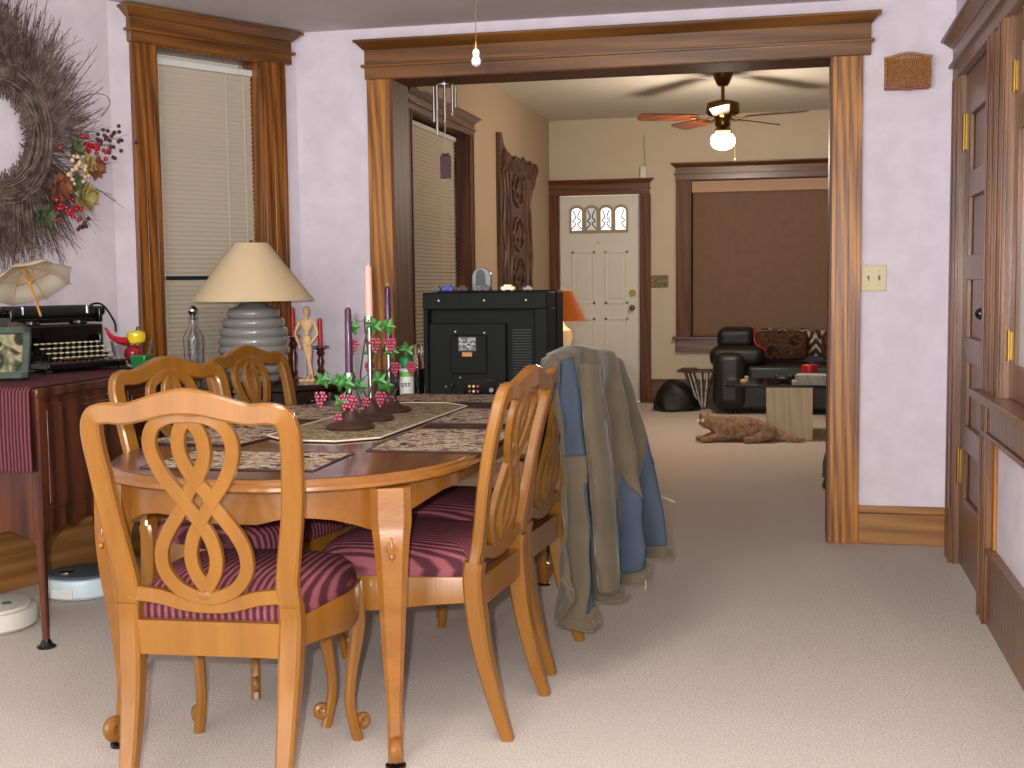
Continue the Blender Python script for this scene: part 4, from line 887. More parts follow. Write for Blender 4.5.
# ------------------------------------------------------------------ wreath on the left wall
def wall_left_pt(s, off=0.0):   # s metres from the corner towards the camera, off into the room
    return (KX - s * lx + off * ly, KY - s * ly - off * lx)
wx, wy = wall_left_pt(0.66, 0.05)
wr = thing('twig_wreath', 'large twig wreath with berries and dried flowers on the left wall', 'wreath', (wx, wy, 1.80), LA)
rr = random.Random(11)
b = MB(); RI, RO = 0.185, 0.40
for k in range(2300):
    a = rr.uniform(0, 2 * math.pi); r0 = rr.uniform(RI, RI + 0.12); d0 = rr.uniform(-0.02, 0.03)
    ln = rr.uniform(0.18, 0.36) * (1.1 if k % 9 == 0 else 0.85)
    tw_ = rr.uniform(0.25, 0.75) if rr.random() < 0.85 else rr.uniform(-0.6, 0.2)
    if math.sin(a) < -0.2: tw_ = -tw_
    p0 = Vector((r0 * math.cos(a), d0, r0 * math.sin(a)))
    da = a + (math.pi / 2) * tw_ * (1 if math.cos(a) < 0.0 else 0.6) * (-1 if math.cos(a) < 0 else 1)
    dv = Vector((math.cos(da), rr.uniform(-0.12, 0.05), math.sin(da)))
    bend = Vector((rr.uniform(-0.3, 0.3), rr.uniform(-0.12, 0.04), rr.uniform(-0.3, 0.3)))
    pts = [p0 - dv * 0.04, p0 + dv * ln * 0.45 + bend * 0.012, p0 + dv * ln * 0.8 + bend * 0.05, p0 + dv * ln + bend * 0.10]
    b.tube([tuple(q) for q in pts], lambda i, q=rr.uniform(0.0014, 0.0028): q * (1 - i * 0.22), 3, caps=False)
    if k % 3 == 0:
        q0 = pts[2]; b.tube([tuple(q0), tuple(q0 + (dv + Vector((rr.uniform(-1, 1), 0, rr.uniform(-1, 1))) * 0.7) * 0.04)], 0.0010, 3, caps=False)
for k in range(60):      # the wound inner ring
    a0 = rr.uniform(0, 6.28); r0 = RI + rr.uniform(0, 0.09); d0 = rr.uniform(-0.03, 0.035)
    b.tube([((r0 + 0.006 * math.sin(a0 * 3 + q)) * math.cos(a0 + q * 0.35), d0 + 0.01 * math.sin(q + k), (r0 + 0.006 * math.sin(a0 * 3 + q)) * math.sin(a0 + q * 0.35)) for q in range(14)], 0.0035, 5)
b.build('twigs', M['twig'], wr, smooth=False)
for pts in ([(0.36, -0.03, 0.14), (0.44, -0.06, 0.19), (0.52, -0.06, 0.20), (0.56, -0.05, 0.17), (0.51, -0.05, 0.11)], [(0.38, -0.03, -0.12), (0.47, -0.05, -0.10), (0.52, -0.05, -0.10)], [(0.2, -0.03, -0.36), (0.30, -0.05, -0.40), (0.38, -0.04, -0.44)]):
    MB().tube(cr(pts, 5), 0.0018, 4).build('tendril', M['twig'], wr)
def cluster(nm, m, cx, cz, n_, sx, sz, r_, yy=-0.10):
    base = MB().ell((0, 0, 0), (r_, r_, r_), 10, 7).build(nm, m, wr); first_ = True
    for k in range(n_):
        p = (cx - 0.05 + rr.gauss(0, sx), yy + rr.uniform(-0.02, 0.02), cz + rr.gauss(0, sz))
        if k == 0: base.location = p
        else: c = base.copy(); COL.objects.link(c); c.parent = wr; c.location = p
cluster('red_berry', M['berry'], 0.46, -0.035, 30, 0.040, 0.020, 0.0095)
cluster('red_berry', M['berry'], 0.31, -0.295, 24, 0.045, 0.022, 0.0095)
cluster('dark_berry', M['dberry'], 0.56, 0.015, 26, 0.042, 0.036, 0.0085)
cluster('cream_berry', M['wpearl'], 0.365, -0.12, 28, 0.032, 0.030, 0.0090, -0.115)
cluster('dark_berry', M['dberry'], 0.39, -0.345, 7, 0.025, 0.012, 0.0085)
def flower(cx, cz, r_, m, n_=14):
    b = MB()
    for k in range(n_):
        a = k * 2.4; q = 0.35 + 0.65 * k / n_
        d = Vector((math.cos(a) * q, -1.1 + q * 0.8, math.sin(a) * q)).normalized(); s_ = Vector((-math.sin(a), 0, math.cos(a)))
        c = Vector((cx - 0.05, -0.09, cz)); t1 = c + d * r_; mid = c + d * r_ * 0.55 - Vector((0, 0.012, 0))
        b.add([tuple(c), tuple(mid + s_ * r_ * 0.32), tuple(t1), tuple(mid - s_ * r_ * 0.32)], [(0, 1, 2, 3)])
    o = b.build('dried_flower', m, wr, smooth=False); q = o.modifiers.new('th', 'SOLIDIFY'); q.thickness = 0.003
flower(0.27, -0.205, 0.068, M['petal'], 22); flower(0.40, -0.235, 0.072, M['petal2']); flower(0.46, -0.11, 0.060, M['petal'], 16); flower(0.35, -0.18, 0.055, M['dleaf']); flower(0.19, -0.32, 0.060, M['dleaf']); flower(0.42, -0.10, 0.055, M['petal2'], 9); flower(0.36, -0.04, 0.055, M['dleaf'], 8)
# ------------------------------------------------------------------ television group
ts = thing('television_stand', 'low black stand under the television', 'stand', (-1.36, 5.42, 0))
for z in (0.66, 0.04): MB().box(-0.47, 0.38, -0.26, 0.28, z, z + 0.03).build('shelf', M['blackm'], ts, bevel=0.003)
for x in (-0.45, 0.36): MB().box(x - 0.015, x + 0.015, -0.24, 0.26, 0.0, 0.66).build('side_panel', M['blackm'], ts, bevel=0.002)
tv = thing('television', 'black tube television seen from behind, beyond the far end of the table', 'television', (-1.308, 5.35, 0.69), R(2)); tv.scale = (0.92, 1, 1)
b = MB(); b.box(-0.305, 0.305, 0.10, 0.30, 0.0, 0.475); b.build('front_cabinet', M['tv'], tv, bevel=0.012)
b = MB(); b.box(-0.30, 0.30, -0.145, 0.10, 0.395, 0.47); b.box(-0.30, -0.275, -0.14, 0.10, 0.0, 0.40); b.box(0.235, 0.30, -0.14, 0.10, 0.0, 0.40); b.box(-0.275, 0.235, -0.10, 0.10, 0.0, 0.40)
back = b.build('rear_shell', M['tv'], tv, bevel=0.006)
b = MB(); b.frus((-0.272, 0.10, -0.145, -0.10, 0.0), (-0.272, 0.10, -0.135, -0.10, 0.335)); b.box(-0.165, 0.01, -0.152, -0.135, 0.115, 0.285); hump = b.build('tube_housing', M['tv'], tv, bevel=0.005)
b = MB()
for k in range(22): b.box(0.125 + 0.0, 0.215, -0.105, -0.099, 0.05 + k * 0.012, 0.054 + k * 0.012)
b.build('vent_grille', M['black'], tv)
MB().box(-0.105, 0.055, -0.1475, -0.140, 0.005, 0.092).build('jack_panel', M['blackm'], tv, bevel=0.002)
for k in range(6):
    x, z = -0.075 + (k % 3) * 0.02, 0.062 - (k // 3) * 0.022
    MB().tube([(x, -0.146, z), (x, -0.155, z)], 0.0055, 12, ref=(0, 0, 1)).build('jack', [M['yellow'], M['whitepl'], M['redwax'], M['redwax'], M['whitepl'], M['orange']][k], tv)
MB().tube([(0.03, -0.146, 0.045), (0.03, -0.154, 0.045)], 0.010, 12, ref=(0, 0, 1)).build('socket', M['silver'], tv)
lb = MB(); rr = random.Random(5)
lb.box(-0.125, -0.04, -0.1540, -0.1522, 0.215, 0.277); lbo = lb.build('rating_label', M['blackm'], tv)
b = MB()
for r_ in range(8):
    x = -0.122
    while x < -0.045:
        w_ = rr.uniform(0.004, 0.014); 
        if rr.random() < 0.8: b.box(x, min(x + w_, -0.043), -0.1544, -0.1539, 0.268 - r_ * 0.0065, 0.271 - r_ * 0.0065)
        x += w_ + 0.003
b.build('fine_print', M['whitepl'], lbo)
MB().box(-0.108, -0.060, -0.1540, -0.1522, 0.192, 0.210).build('sticker', mat('orange_tan_sticker', '#c08a52', 0.6), tv)
for x, z in ((-0.22, 0.435), (0.0, 0.435), (0.20, 0.435), (-0.14, 0.30), (0.0, 0.295), (-0.19, 0.06), (0.075, 0.07), (-0.12, 0.1)): MB().tube([(x, -0.148, z), (x, -0.1515 if z < 0.4 else -0.147, z)], 0.004, 8, ref=(0, 0, 1)).build('screw', M['silver'], tv)
MB().tube(cr([(-0.155, -0.146, 0.05), (-0.150, -0.165, 0.075), (-0.165, -0.168, 0.05), (-0.17, -0.165, 0.02), (-0.20, -0.15, 0.004)], 5), 0.004, 6).build('cable', M['black'], tv)
TT = 0.69 + 0.4755
def smalls(nm, lab, cat, x, m, mb, y=5.25, z=TT): o = mb.build(nm, m); o.location = (x, y, z); return tag(o, lab, cat, 'small things lined up on the television')
smalls('toy_car', 'black toy car at the left end of the television top', 'toy car', -1.53, M['blackm'], MB().box(-0.02, 0.02, -0.012, 0.012, 0.004, 0.016).box(-0.01, 0.012, -0.010, 0.010, 0.016, 0.025).tube([(-0.012, -0.014, 0.006), (-0.012, 0.014, 0.006)], 0.006, 10).tube([(0.012, -0.014, 0.006), (0.012, 0.014, 0.006)], 0.006, 10))
smalls('toy_car', 'blue toy car with a red front on the television', 'toy car', -1.475, mat('blue_enamel', '#2a3a9a', 0.3), MB().box(-0.026, 0.026, -0.014, 0.014, 0.004, 0.018).box(-0.014, 0.012, -0.011, 0.011, 0.018, 0.028).tube([(-0.015, -0.015, 0.006), (-0.015, 0.015, 0.006)], 0.006, 10).tube([(0.015, -0.015, 0.006), (0.015, 0.015, 0.006)], 0.006, 10))
smalls('toy_car', 'dark red toy car left of the grey clock', 'toy car', -1.41, M['darkred'], MB().box(-0.026, 0.026, -0.014, 0.014, 0.004, 0.016).box(-0.010, 0.014, -0.011, 0.011, 0.016, 0.025).tube([(-0.015, -0.015, 0.006), (-0.015, 0.015, 0.006)], 0.006, 10).tube([(0.015, -0.015, 0.006), (0.015, 0.015, 0.006)], 0.006, 10))
smalls('toy_car', 'brown toy car below the tall dark wall carving', 'toy car', -1.315, M['walnut'], MB().box(-0.028, 0.028, -0.014, 0.014, 0.004, 0.018).box(-0.014, 0.012, -0.011, 0.011, 0.018, 0.026).tube([(-0.015, -0.015, 0.006), (-0.015, 0.015, 0.006)], 0.006, 10).tube([(0.015, -0.015, 0.006), (0.015, 0.015, 0.006)], 0.006, 10))
smalls('toy_car', 'bright cream and yellow toy car on the television', 'toy car', -1.205, mat('cream_enamel', '#f0e6c0', 0.3), MB().box(-0.03, 0.03, -0.014, 0.014, 0.004, 0.018).box(-0.018, 0.016, -0.011, 0.011, 0.018, 0.026).tube([(-0.017, -0.015, 0.006), (-0.017, 0.015, 0.006)], 0.006, 10).tube([(0.017, -0.015, 0.006), (0.017, 0.015, 0.006)], 0.006, 10))
smalls('toy_car', 'small grey toy car at the right end of the television top', 'toy car', -1.115, M['grey'], MB().box(-0.022, 0.022, -0.012, 0.012, 0.004, 0.013).box(-0.010, 0.010, -0.010, 0.010, 0.013, 0.020).tube([(-0.012, -0.013, 0.006), (-0.012, 0.013, 0.006)], 0.005, 10).tube([(0.012, -0.013, 0.006), (0.012, 0.013, 0.006)], 0.005, 10))
ck = thing('desk_clock', 'grey arched desk clock standing at the back of the television top', 'clock', (-1.385, 5.50, TT))
ar = [(-0.045, 0), (0.045, 0), (0.045, 0.06)] + [(0.045 * math.cos(math.pi * k / 10), 0.06 + 0.045 * math.sin(math.pi * k / 10)) for k in range(1, 10)] + [(-0.045, 0.06)]
MB().loft([[(x, y, z) for x, z in ar] for y in (-0.012, 0.012)]).build('case', M['grey'], ck, bevel=0.004)
MB().loft([[(x * 0.5 - 0.004, y, z * 0.72 + 0.02) for x, z in ar] for y in (-0.014, -0.012)]).build('back_plate', mat('slate_grey_plate', '#4c5458', 0.5), ck)
sc = thing('spray_can', 'white spray can with green cap standing left of the television', 'spray can', (-1.680, 5.27, 0.69))
MB().lathe([(0.031, 0), (0.033, 0.004), (0.033, 0.125), (0.030, 0.135), (0.022, 0.142)], 28).build('can', M['whitepl'], sc)
MB().lathe([(0.030, 0.134), (0.031, 0.138), (0.030, 0.178), (0.026, 0.184), (0.001, 0.184)], 28).build('cap', mat('green_cap', '#12804a', 0.35), sc)
MB().lathe([(0.0333, 0.098), (0.0333, 0.122)], 28, caps=False).build('green_band', mat('leaf_green_band', '#6ab04c', 0.5), sc)
text_mesh('lettering', 'ust', 0.036, M['blackm'], sc, (0.004, -0.0338, 0.055), (R(90), 0, R(8)))
sp_ = thing('speaker', 'small black speaker box on the stand behind the candle holders', 'speaker', (-1.775, 5.33, 0.69))
MB().box(-0.05, 0.05, -0.07, 0.07, 0, 0.125).build('box', M['blackm'], sp_, bevel=0.004)
MB().box(-0.044, 0.044, -0.075, -0.070, 0.006, 0.118).build('grille', M['black'], sp_)
vb = thing('glass_jar', 'small clear glass jar behind the green-capped spray can', 'jar', (-1.675, 5.42, 0.69))
MB().lathe([(0.03, 0), (0.034, 0.01), (0.034, 0.15), (0.022, 0.175), (0.024, 0.2), (0.026, 0.225), (0.012, 0.235)], 20).build('jar', M['glass'], vb)
MB().lathe([(0.020, 0.01), (0.022, 0.12), (0.001, 0.122)], 14).build('contents', M['black'], vb)
# ------------------------------------------------------------------ jacket over the chair back
def jacket():
    t = thing('jacket', 'olive and slate blue jacket draped over a chair back', 'jacket', (0, 0, 0))
    # pixel-measured outline placed on a slanting fall of cloth: (x, y) at top and bottom per column
    cols = [ # top(x,y,z), bottom(x,y,z)
        ((-0.715, 3.66, 0.90), (-0.680, 3.56, 0.32)),
        ((-0.690, 3.66, 0.955), (-0.645, 3.56, 0.17)),
        ((-0.665, 3.68, 0.970), (-0.612, 3.60, 0.155)),
        ((-0.635, 3.72, 0.982), (-0.565, 3.66, 0.225)),
        ((-0.605, 3.76, 0.988), (-0.530, 3.70, 0.235)),
        ((-0.575, 3.82, 0.985), (-0.500, 3.76, 0.250)),
        ((-0.560, 3.88, 0.975), (-0.465, 3.82, 0.290)),
        ((-0.550, 3.94, 0.960), (-0.435, 3.90, 0.315)),
        ((-0.545, 4.00, 0.940), (-0.415, 3.96, 0.330)),
        ((-0.545, 4.04, 0.910), (-0.400, 4.00, 0.345))]
    nu, nv = 150, 90
    def ev(u, v):
        f = u * (len(cols) - 1); i = min(int(f), len(cols) - 2); k = f - i
        T = Vector(cols[i][0]).lerp(Vector(cols[i + 1][0]), k); B = Vector(cols[i][1]).lerp(Vector(cols[i + 1][1]), k)
        p = T.lerp(B, v)
        bulge = math.sin(math.pi * min(v * 1.0, 1)) * 0.025
        fold = 0.030 * math.sin(u * 30 + 1.6 * math.sin(v * 2.4)) * (0.25 + v) + 0.012 * math.sin(u * 57 + v * 5) * v + 0.006 * math.sin(v * 30 + u * 11) * (0.4 + 0.6 * math.sin(u * 14))
        d = Vector((0.86, -0.5, 0))
        return p + d * (fold + bulge)
    def front(u, v): # the part that lies over the crest and down the seat side
        T = ev(u, 0.0); c = Vector((-0.735, T.y + 0.0, T.z - 0.01)); e = Vector((-0.80, T.y + 0.02, T.z - 0.42))
        if v < 0.4: return T.lerp(c, v / 0.4) + Vector((0, 0, 0.018 * math.sin(math.pi * v / 0.4)))
        return c.lerp(e, (v - 0.4) / 0.6) + Vector((-0.008 * math.sin(u * 30), 0, 0))
    ol = MB(); bl = MB()
    def isblue(u, v):
        if u < 0.26 and v < 0.36 and u > 0.03 + 0.25 * v: return True
        if 0.20 < u < 0.31 and v > 0.46 and v < 0.93: return True
        if 0.36 < u < 0.36 + 0.30 * (v - 0.40) and v > 0.40 and v < 0.94 and u < 0.47: return True
        if 0.56 < u < 0.56 + 0.5 * (v - 0.50) and v > 0.50 and v < 0.96 and u < 0.70: return True
        if v > 0.25 and u > 0.93 - 0.34 * min(1, (v - 0.25) * 1.5) and v < 0.94: return True
        return False
    for fn, key_ in ((ev, 1), (front, 0)):
        g = [[fn(i / nu, j / nv) for j in range(nv + 1)] for i in range(nu + 1)]
        for i in range(nu):
            for j in range(nv):
                tgt = bl if key_ and isblue((i + 0.5) / nu, (j + 0.5) / nv) else ol
                tgt.add([tuple(g[i][j]), tuple(g[i + 1][j]), tuple(g[i + 1][j + 1]), tuple(g[i][j + 1])], [(0, 1, 2, 3)])
    import bmesh
    for mb_, nm, m in ((ol, 'shell', M['olive']), (bl, 'blue_panel', M['blue'])):
        o = mb_.build(nm, m, t, angle=180)
        bm = bmesh.new(); bm.from_mesh(o.data); bmesh.ops.remove_doubles(bm, verts=bm.verts, dist=1e-5); bmesh.ops.recalc_face_normals(bm, faces=bm.faces); bm.to_mesh(o.data); bm.free()
        o.data.polygons.foreach_set('use_smooth', [True] * len(o.data.polygons))
        q = o.modifiers.new('th', 'SOLIDIFY'); q.thickness = 0.008; q.offset = 0
    b = MB(); b.tube([tuple(ev(u / 40, 0.985) + Vector((0.006, -0.004, 0))) for u in range(41)], 0.013, 8); b.build('hem', M['olive'], t)
    b = MB(); q0 = ev(0.66, 0.98); b.tube(cr([tuple(q0), tuple(q0 + Vector((0.01, -0.01, -0.04))), tuple(q0 + Vector((0.008, -0.012, -0.062)))], 3), 0.003, 6); b.build('drawcord', M['wirec'], t)
    q1 = ev(1.0, 0.72); MB().tube([tuple(q1), tuple(q1 + Vector((0.05, 0.0, -0.022)))], 0.004, 6).build('zip_pull', M['wirec'], t)
    # a sleeve hanging in front
    p = cr([(-0.600, 3.72, 0.945), (-0.585, 3.68, 0.80), (-0.560, 3.66, 0.62), (-0.545, 3.65, 0.42), (-0.535, 3.65, 0.27)], 6); n_ = len(p)
    b = MB(); b.sweep(p, lambda i: [((0.036 + 0.012 * math.sin(i / n_ * 3) + 0.005 * math.sin(j * 2.6 + i * 0.5)) * math.cos(2 * math.pi * j / 18), (0.026 + 0.005 * math.sin(j * 3 + i * 0.35)) * math.sin(2 * math.pi * j / 18)) for j in range(18)], (0.86, -0.5, 0)); b.build('sleeve', M['olive'], t, angle=80)
jacket()
# ------------------------------------------------------------------ small things on the arch wall
wh = thing('wicker_wall_pocket', 'tan wicker wall pocket hanging right of the opening', 'wall pocket', (0.481, CY, 2.018))
b = MB()
for k in range(22):
    x = -0.092 + 0.184 * k / 21; zt = 0.136 + 0.012 * math.cos(x / 0.092 * math.pi / 2); b.tube([(x, -0.050, 0.012), (x + 0.004, -0.056, 0.07), (x, -0.050, zt)], 0.0032, 6)
for k in range(12): z = 0.018 + 0.010 * k; b.tube([(-0.092, -0.048, z), (0, -0.055, z + 0.002), (0.092, -0.048, z)], 0.002, 5)
b.build('basket_front', M['wicker'], wh)
rim = cr([(-0.101, -0.052, 0.136), (-0.07, -0.056, 0.140), (-0.035, -0.058, 0.149), (0, -0.059, 0.153), (0.035, -0.058, 0.149), (0.07, -0.056, 0.140), (0.101, -0.052, 0.136)], 4)
MB().strap(rim, 0.012, 0.012, (0, 1, 0)).build('rim', M['wicker'], wh)
MB().strap(cr([(-0.095, -0.05, 0.012), (-0.045, -0.054, 0.008), (0, -0.055, 0.0), (0.045, -0.054, 0.008), (0.095, -0.05, 0.012)], 4), 0.010, 0.014, (0, 1, 0)).build('bottom_rail', mat('rose_brown_wood', '#8a4a3a', 0.5), wh)
for s_ in (-1, 1): MB().box(s_ * 0.092 - 0.004, s_ * 0.092 + 0.004, -0.05, -0.001, 0.008, 0.14).build('side_panel', M['wicker'], wh, bevel=0.001)
MB().box(-0.092, 0.092, -0.006, -0.001, 0.004, 0.14).build('back', M['wicker'], wh)
sw = thing('light_switch', 'almond double light switch right of the opening', 'light switch', (0.352, CY, 1.202))
MB().box(-0.055, 0.055, -0.006, 0, -0.058, 0.058).build('plate', M['plate'], sw, bevel=0.003)
for s_ in (-0.023, 0.023):
    MB().box(s_ - 0.005, s_ + 0.005, -0.0065, -0.004, -0.012, 0.012).frus((s_ - 0.0035, s_ + 0.0035, -0.014, -0.005, -0.001), (s_ - 0.003, s_ + 0.003, -0.018, -0.010, 0.006)).build('toggle', M['walnut'], sw)
    for z in (-0.03, 0.03): MB().tube([(s_, -0.0055, z), (s_, -0.0075, z)], 0.003, 8, ref=(0, 0, 1)).build('screw', M['brass'], sw)
wc = thing('wind_chime', 'aluminium tube wind chime with dark red paddle hanging in the opening', 'wind chime', (-1.645, 5.84, 2.176))
MB().lathe([(0.04, -0.012), (0.045, -0.008), (0.045, 0), (0.02, 0.004)], 20, (0, 0, -0.02)).build('top_disc', M['silver'], wc)
MB().tube([(0, 0, 0.0), (0, 0, -0.02)], 0.002, 6).build('hanging_cord', M['wirec'], wc)
for k, ln in enumerate((0.10, 0.135, 0.165, 0.23, 0.17, 0.12, 0.165, 0.13)):
    a = 2 * math.pi * k / 8 + 0.3; x, y = 0.052 * math.cos(a), 0.052 * math.sin(a)
    MB().tube([(x, y, -0.030), (x, y, -0.030 - ln)], 0.0062, 12).tube([(x * 0.7, y * 0.7, -0.03), (x, y, -0.032)], 0.001, 4).build('tube', M['silver'], wc)
MB().tube([(0, 0, -0.02), (0, 0, -0.345)], 0.0013, 5).build('clapper_cord', M['lace'], wc)
MB().prism([(-0.027, -0.002), (0.027, -0.002), (0.027, 0.002), (-0.027, 0.002)], -0.47, -0.36).box(-0.020, 0.020, -0.002, 0.002, -0.36, -0.348).build('paddle', M['darkred'], wc, bevel=0.002)
pc = thing('pull_chain', 'thin pull chain ending in a clear glass knob near the ceiling', 'pull chain', (-0.763, 3.0, 1.73))
MB().tube([(0, 0, 0.05), (0, 0, ZC - 1.73)], 0.0011, 6).build('chain', M['brass'], pc)
MB().lathe([(0.003, 0), (0.0105, 0.005), (0.0125, 0.014), (0.0095, 0.022), (0.0075, 0.025), (0.0095, 0.030), (0.0085, 0.038), (0.004, 0.044)], 18).build('glass_knob', mat('pearly_glass', '#bcb8b8', 0.1, coat=1.0), pc)
MB().lathe([(0.006, 0.040), (0.004, 0.050), (0.0018, 0.060)], 12).build('brass_cap', M['brass'], pc)
# ------------------------------------------------------------------ living room
tc_ = thing('wall_carving', 'tall dark carved panel with ragged edge on the cream left wall', 'wall carving', (-2.37, 10.62, 0), R(90))
rr = random.Random(9)
lft = [(-0.70, 1.0), (-0.70, 1.4), (-0.70, 2.0), (-0.70, 2.42)]
top = [(-0.62, 2.43), (-0.55, 2.34), (-0.42, 2.30), (-0.25, 2.27), (-0.05, 2.26), (0.15, 2.275), (0.35, 2.26), (0.55, 2.30), (0.68, 2.27), (0.74, 2.18)]
rgt = [(0.74, 2.10), (0.58, 2.02), (0.50, 1.90), (0.56, 1.75), (0.54, 1.60), (0.60, 1.45), (0.55, 1.25), (0.60, 1.0)]
pl = lft + top + rgt
MB().loft([[(x, y, z) for x, z in pl] for y in (-0.035, -0.002)]).build('panel', M['carve'], tc_, angle=20)
b = MB()
for q in (-0.60, -0.48, -0.36, 0.30, 0.42): b.tube(cr([(q + rr.uniform(-0.03, 0.03), -0.04, 1.0 + k * 0.16) for k in range(8)], 4), 0.018, 6)
for cz in (2.0, 1.62, 1.28):
    b.tube([(-0.05 + 0.20 * math.cos(a * 0.4), -0.045, cz + 0.14 * math.sin(a * 0.4)) for a in range(17)], 0.016, 6); b.ell((-0.05, -0.045, cz), (0.07, 0.02, 0.07), 10, 6)
    b.tube([(-0.25, -0.045, cz - 0.1), (-0.05, -0.05, cz + 0.1), (0.15, -0.045, cz - 0.1)], 0.012, 6)
for k in range(26): x = -0.66 + k * 0.053; z = 2.24 + rr.uniform(-0.02, 0.03); b.tube(cr([(x, -0.04, z - 0.12), (x + 0.03, -0.06, z - 0.03), (x + rr.uniform(-0.03, 0.05), -0.05, z + 0.02)], 3), 0.012, 5)
b.build('relief', M['carve'], tc_)
fn = thing('ceiling_fan', 'ceiling fan with five walnut blades and one lit globe', 'ceiling fan', (-0.534, 9.75, ZL))
br = mat('antique_brass', '#6b5030', 0.28, 1)
MB().lathe([(0.035, -0.11), (0.05, -0.09), (0.075, -0.03), (0.078, 0)], 24).build('canopy', br, fn)
MB().tube([(0, 0, -0.1), (0, 0, -0.22)], 0.014, 12).build('downrod', br, fn)
MB().lathe([(0.04, -0.215), (0.10, -0.225), (0.125, -0.24), (0.128, -0.31), (0.115, -0.325), (0.07, -0.335), (0.055, -0.36), (0.06, -0.40), (0.05, -0.42), (0.07, -0.45), (0.055, -0.46)], 32).build('motor', br, fn)
for k in range(5):
    a = R(-17 + 72 * k); c, s_ = math.cos(a), math.sin(a)
    def bl_(x, y, z): return (x * c - y * s_, x * s_ + y * c, z)
    tw2 = math.tan(R(12))
    ol_ = [(0.20, -0.05), (0.30, -0.062), (0.62, -0.072), (0.655, -0.06), (0.66, 0.0), (0.655, 0.06), (0.62, 0.072), (0.30, 0.062), (0.20, 0.05)]
    MB().loft([[bl_(x, y, -0.345 + z + y * tw2) for x, y in ol_] for z in (-0.004, 0.004)]).build('blade', M['fan'], fn)
    MB().strap(cr([bl_(0.08, 0, -0.335), bl_(0.14, 0.0, -0.36), bl_(0.20, 0.0, -0.352), bl_(0.25, 0, -0.352)], 4), 0.03, 0.006, (0, 0, 1)).build('blade_bracket', M['brass'], fn)
MB().lathe([(0.045, -0.465), (0.075, -0.475), (0.092, -0.50), (0.092, -0.545), (0.07, -0.575), (0.03, -0.59), (0.001, -0.592)], 32).build('globe', M['globe'], fn)
MB().tube([(0.09, 0, -0.44), (0.092, 0.0, -0.66)], 0.0015, 5).lathe([(0.002, -0.675), (0.006, -0.668), (0.002, -0.655)], 8, (0.092, 0, 0)).build('pull_chain', M['brass'], fn)
light('fan_lamp', 'POINT', (-0.534, 9.75, ZL - 0.66), 62, (1.0, 0.84, 0.68), 0.09)
# sofa
sf = thing('sofa', 'black leather sofa under the wide far window', 'sofa', (0.45, 11.60, 0))
LM = M['leather']
def puff(nm, x0, x1, y0, y1, z0, z1, r_=0.06, par=None, m=None):
    o = MB().box(x0, x1, y0, y1, z0, z1).build(nm, m or LM, par or sf, angle=80); q = o.modifiers.new('bv', 'BEVEL'); q.width = r_; q.segments = 5; return o
puff('base', -1.0, 1.0, -0.40, 0.42, 0.04, 0.30, 0.03)
puff('backrest', -0.95, 0.95, 0.20, 0.47, 0.28, 0.71, 0.10)
for x in (-1.15, 0.85): puff('armrest', x, x + 0.30, -0.46, 0.42, 0.03, 0.56, 0.10)
for k in range(3): puff('seat_cushion', -0.85 + k * 0.57, -0.28 + k * 0.57, -0.44, 0.22, 0.28, 0.44, 0.05)
for x in (-0.95, 0.95):
    for y in (-0.3, 0.3): MB().lathe([(0.025, 0), (0.03, 0.05)], 10, (x, y, 0)).build('foot', M['black'], sf)
# zigzag throw
m, t_, bb = nt('zigzag_weave'); tcn = N(t_, 'ShaderNodeTexCoord'); spx = N(t_, 'ShaderNodeSeparateXYZ'); t_.links.new(tcn.outputs['Object'], spx.inputs[0])
pp = N(t_, 'ShaderNodeMath', operation='PINGPONG'); pp.inputs[1].default_value = 0.06; t_.links.new(spx.outputs[0], pp.inputs[0])
ad = N(t_, 'ShaderNodeMath', operation='ADD'); t_.links.new(pp.outputs[0], ad.inputs[0])
yz = N(t_, 'ShaderNodeMath', operation='SUBTRACT'); t_.links.new(spx.outputs[2], yz.inputs[0]); t_.links.new(spx.outputs[1], yz.inputs[1]); t_.links.new(yz.outputs[0], ad.inputs[1])
mm = N(t_, 'ShaderNodeMath', operation='MULTIPLY'); mm.inputs[1].default_value = 90; t_.links.new(ad.outputs[0], mm.inputs[0]); sn = N(t_, 'ShaderNodeMath', operation='SINE'); t_.links.new(mm.outputs[0], sn.inputs[0])
rp = N(t_, 'ShaderNodeValToRGB'); t_.links.new(sn.outputs[0], rp.inputs['Fac']); rp.color_ramp.elements[0].position = 0.3; rp.color_ramp.elements[1].position = 0.5
rp.color_ramp.elements[0].color = lin('#3a2a28'); rp.color_ramp.elements[1].color = lin('#b8a894'); t_.links.new(rp.outputs[0], bb.inputs['Base Color']); bb.inputs['Roughness'].default_value = 0.9
th = thing('throw_blanket', 'cream and dark zigzag throw along the sofa back', 'throw', (0.45, 11.60, 0))
b = MB(); g = []
for i in range(41):
    x = -0.80 + 1.7 * i / 40; g.append([(x, 0.14 - 0.008 * math.sin(i), 0.50 + 0.01 * math.sin(i * 0.8)), (x, 0.165, 0.65), (x, 0.21, 0.72), (x, 0.30, 0.738 + 0.006 * math.sin(i * 1.3)), (x, 0.42, 0.73), (x, 0.49, 0.67), (x, 0.50, 0.53)])
for i in range(40):
    for j in range(6): b.add([g[i][j], g[i + 1][j], g[i + 1][j + 1], g[i][j + 1]], [(0, 1, 2, 3)])
o = b.build('cloth', m, th, angle=180); q = o.modifiers.new('th', 'SOLIDIFY'); q.thickness = 0.012; q.offset = 1
bt = thing('black_blanket', 'black fleece blanket with red edge over the left sofa arm', 'blanket', (0.45, 11.60, 0))
o = puff('fold', -1.13, -0.80, -0.10, 0.48, 0.57, 0.755, 0.06, bt, M['bag']); o2 = puff('lower_fold', -1.18, -0.70, -0.40, 0.16, 0.42, 0.60, 0.075, bt, M['bag'])
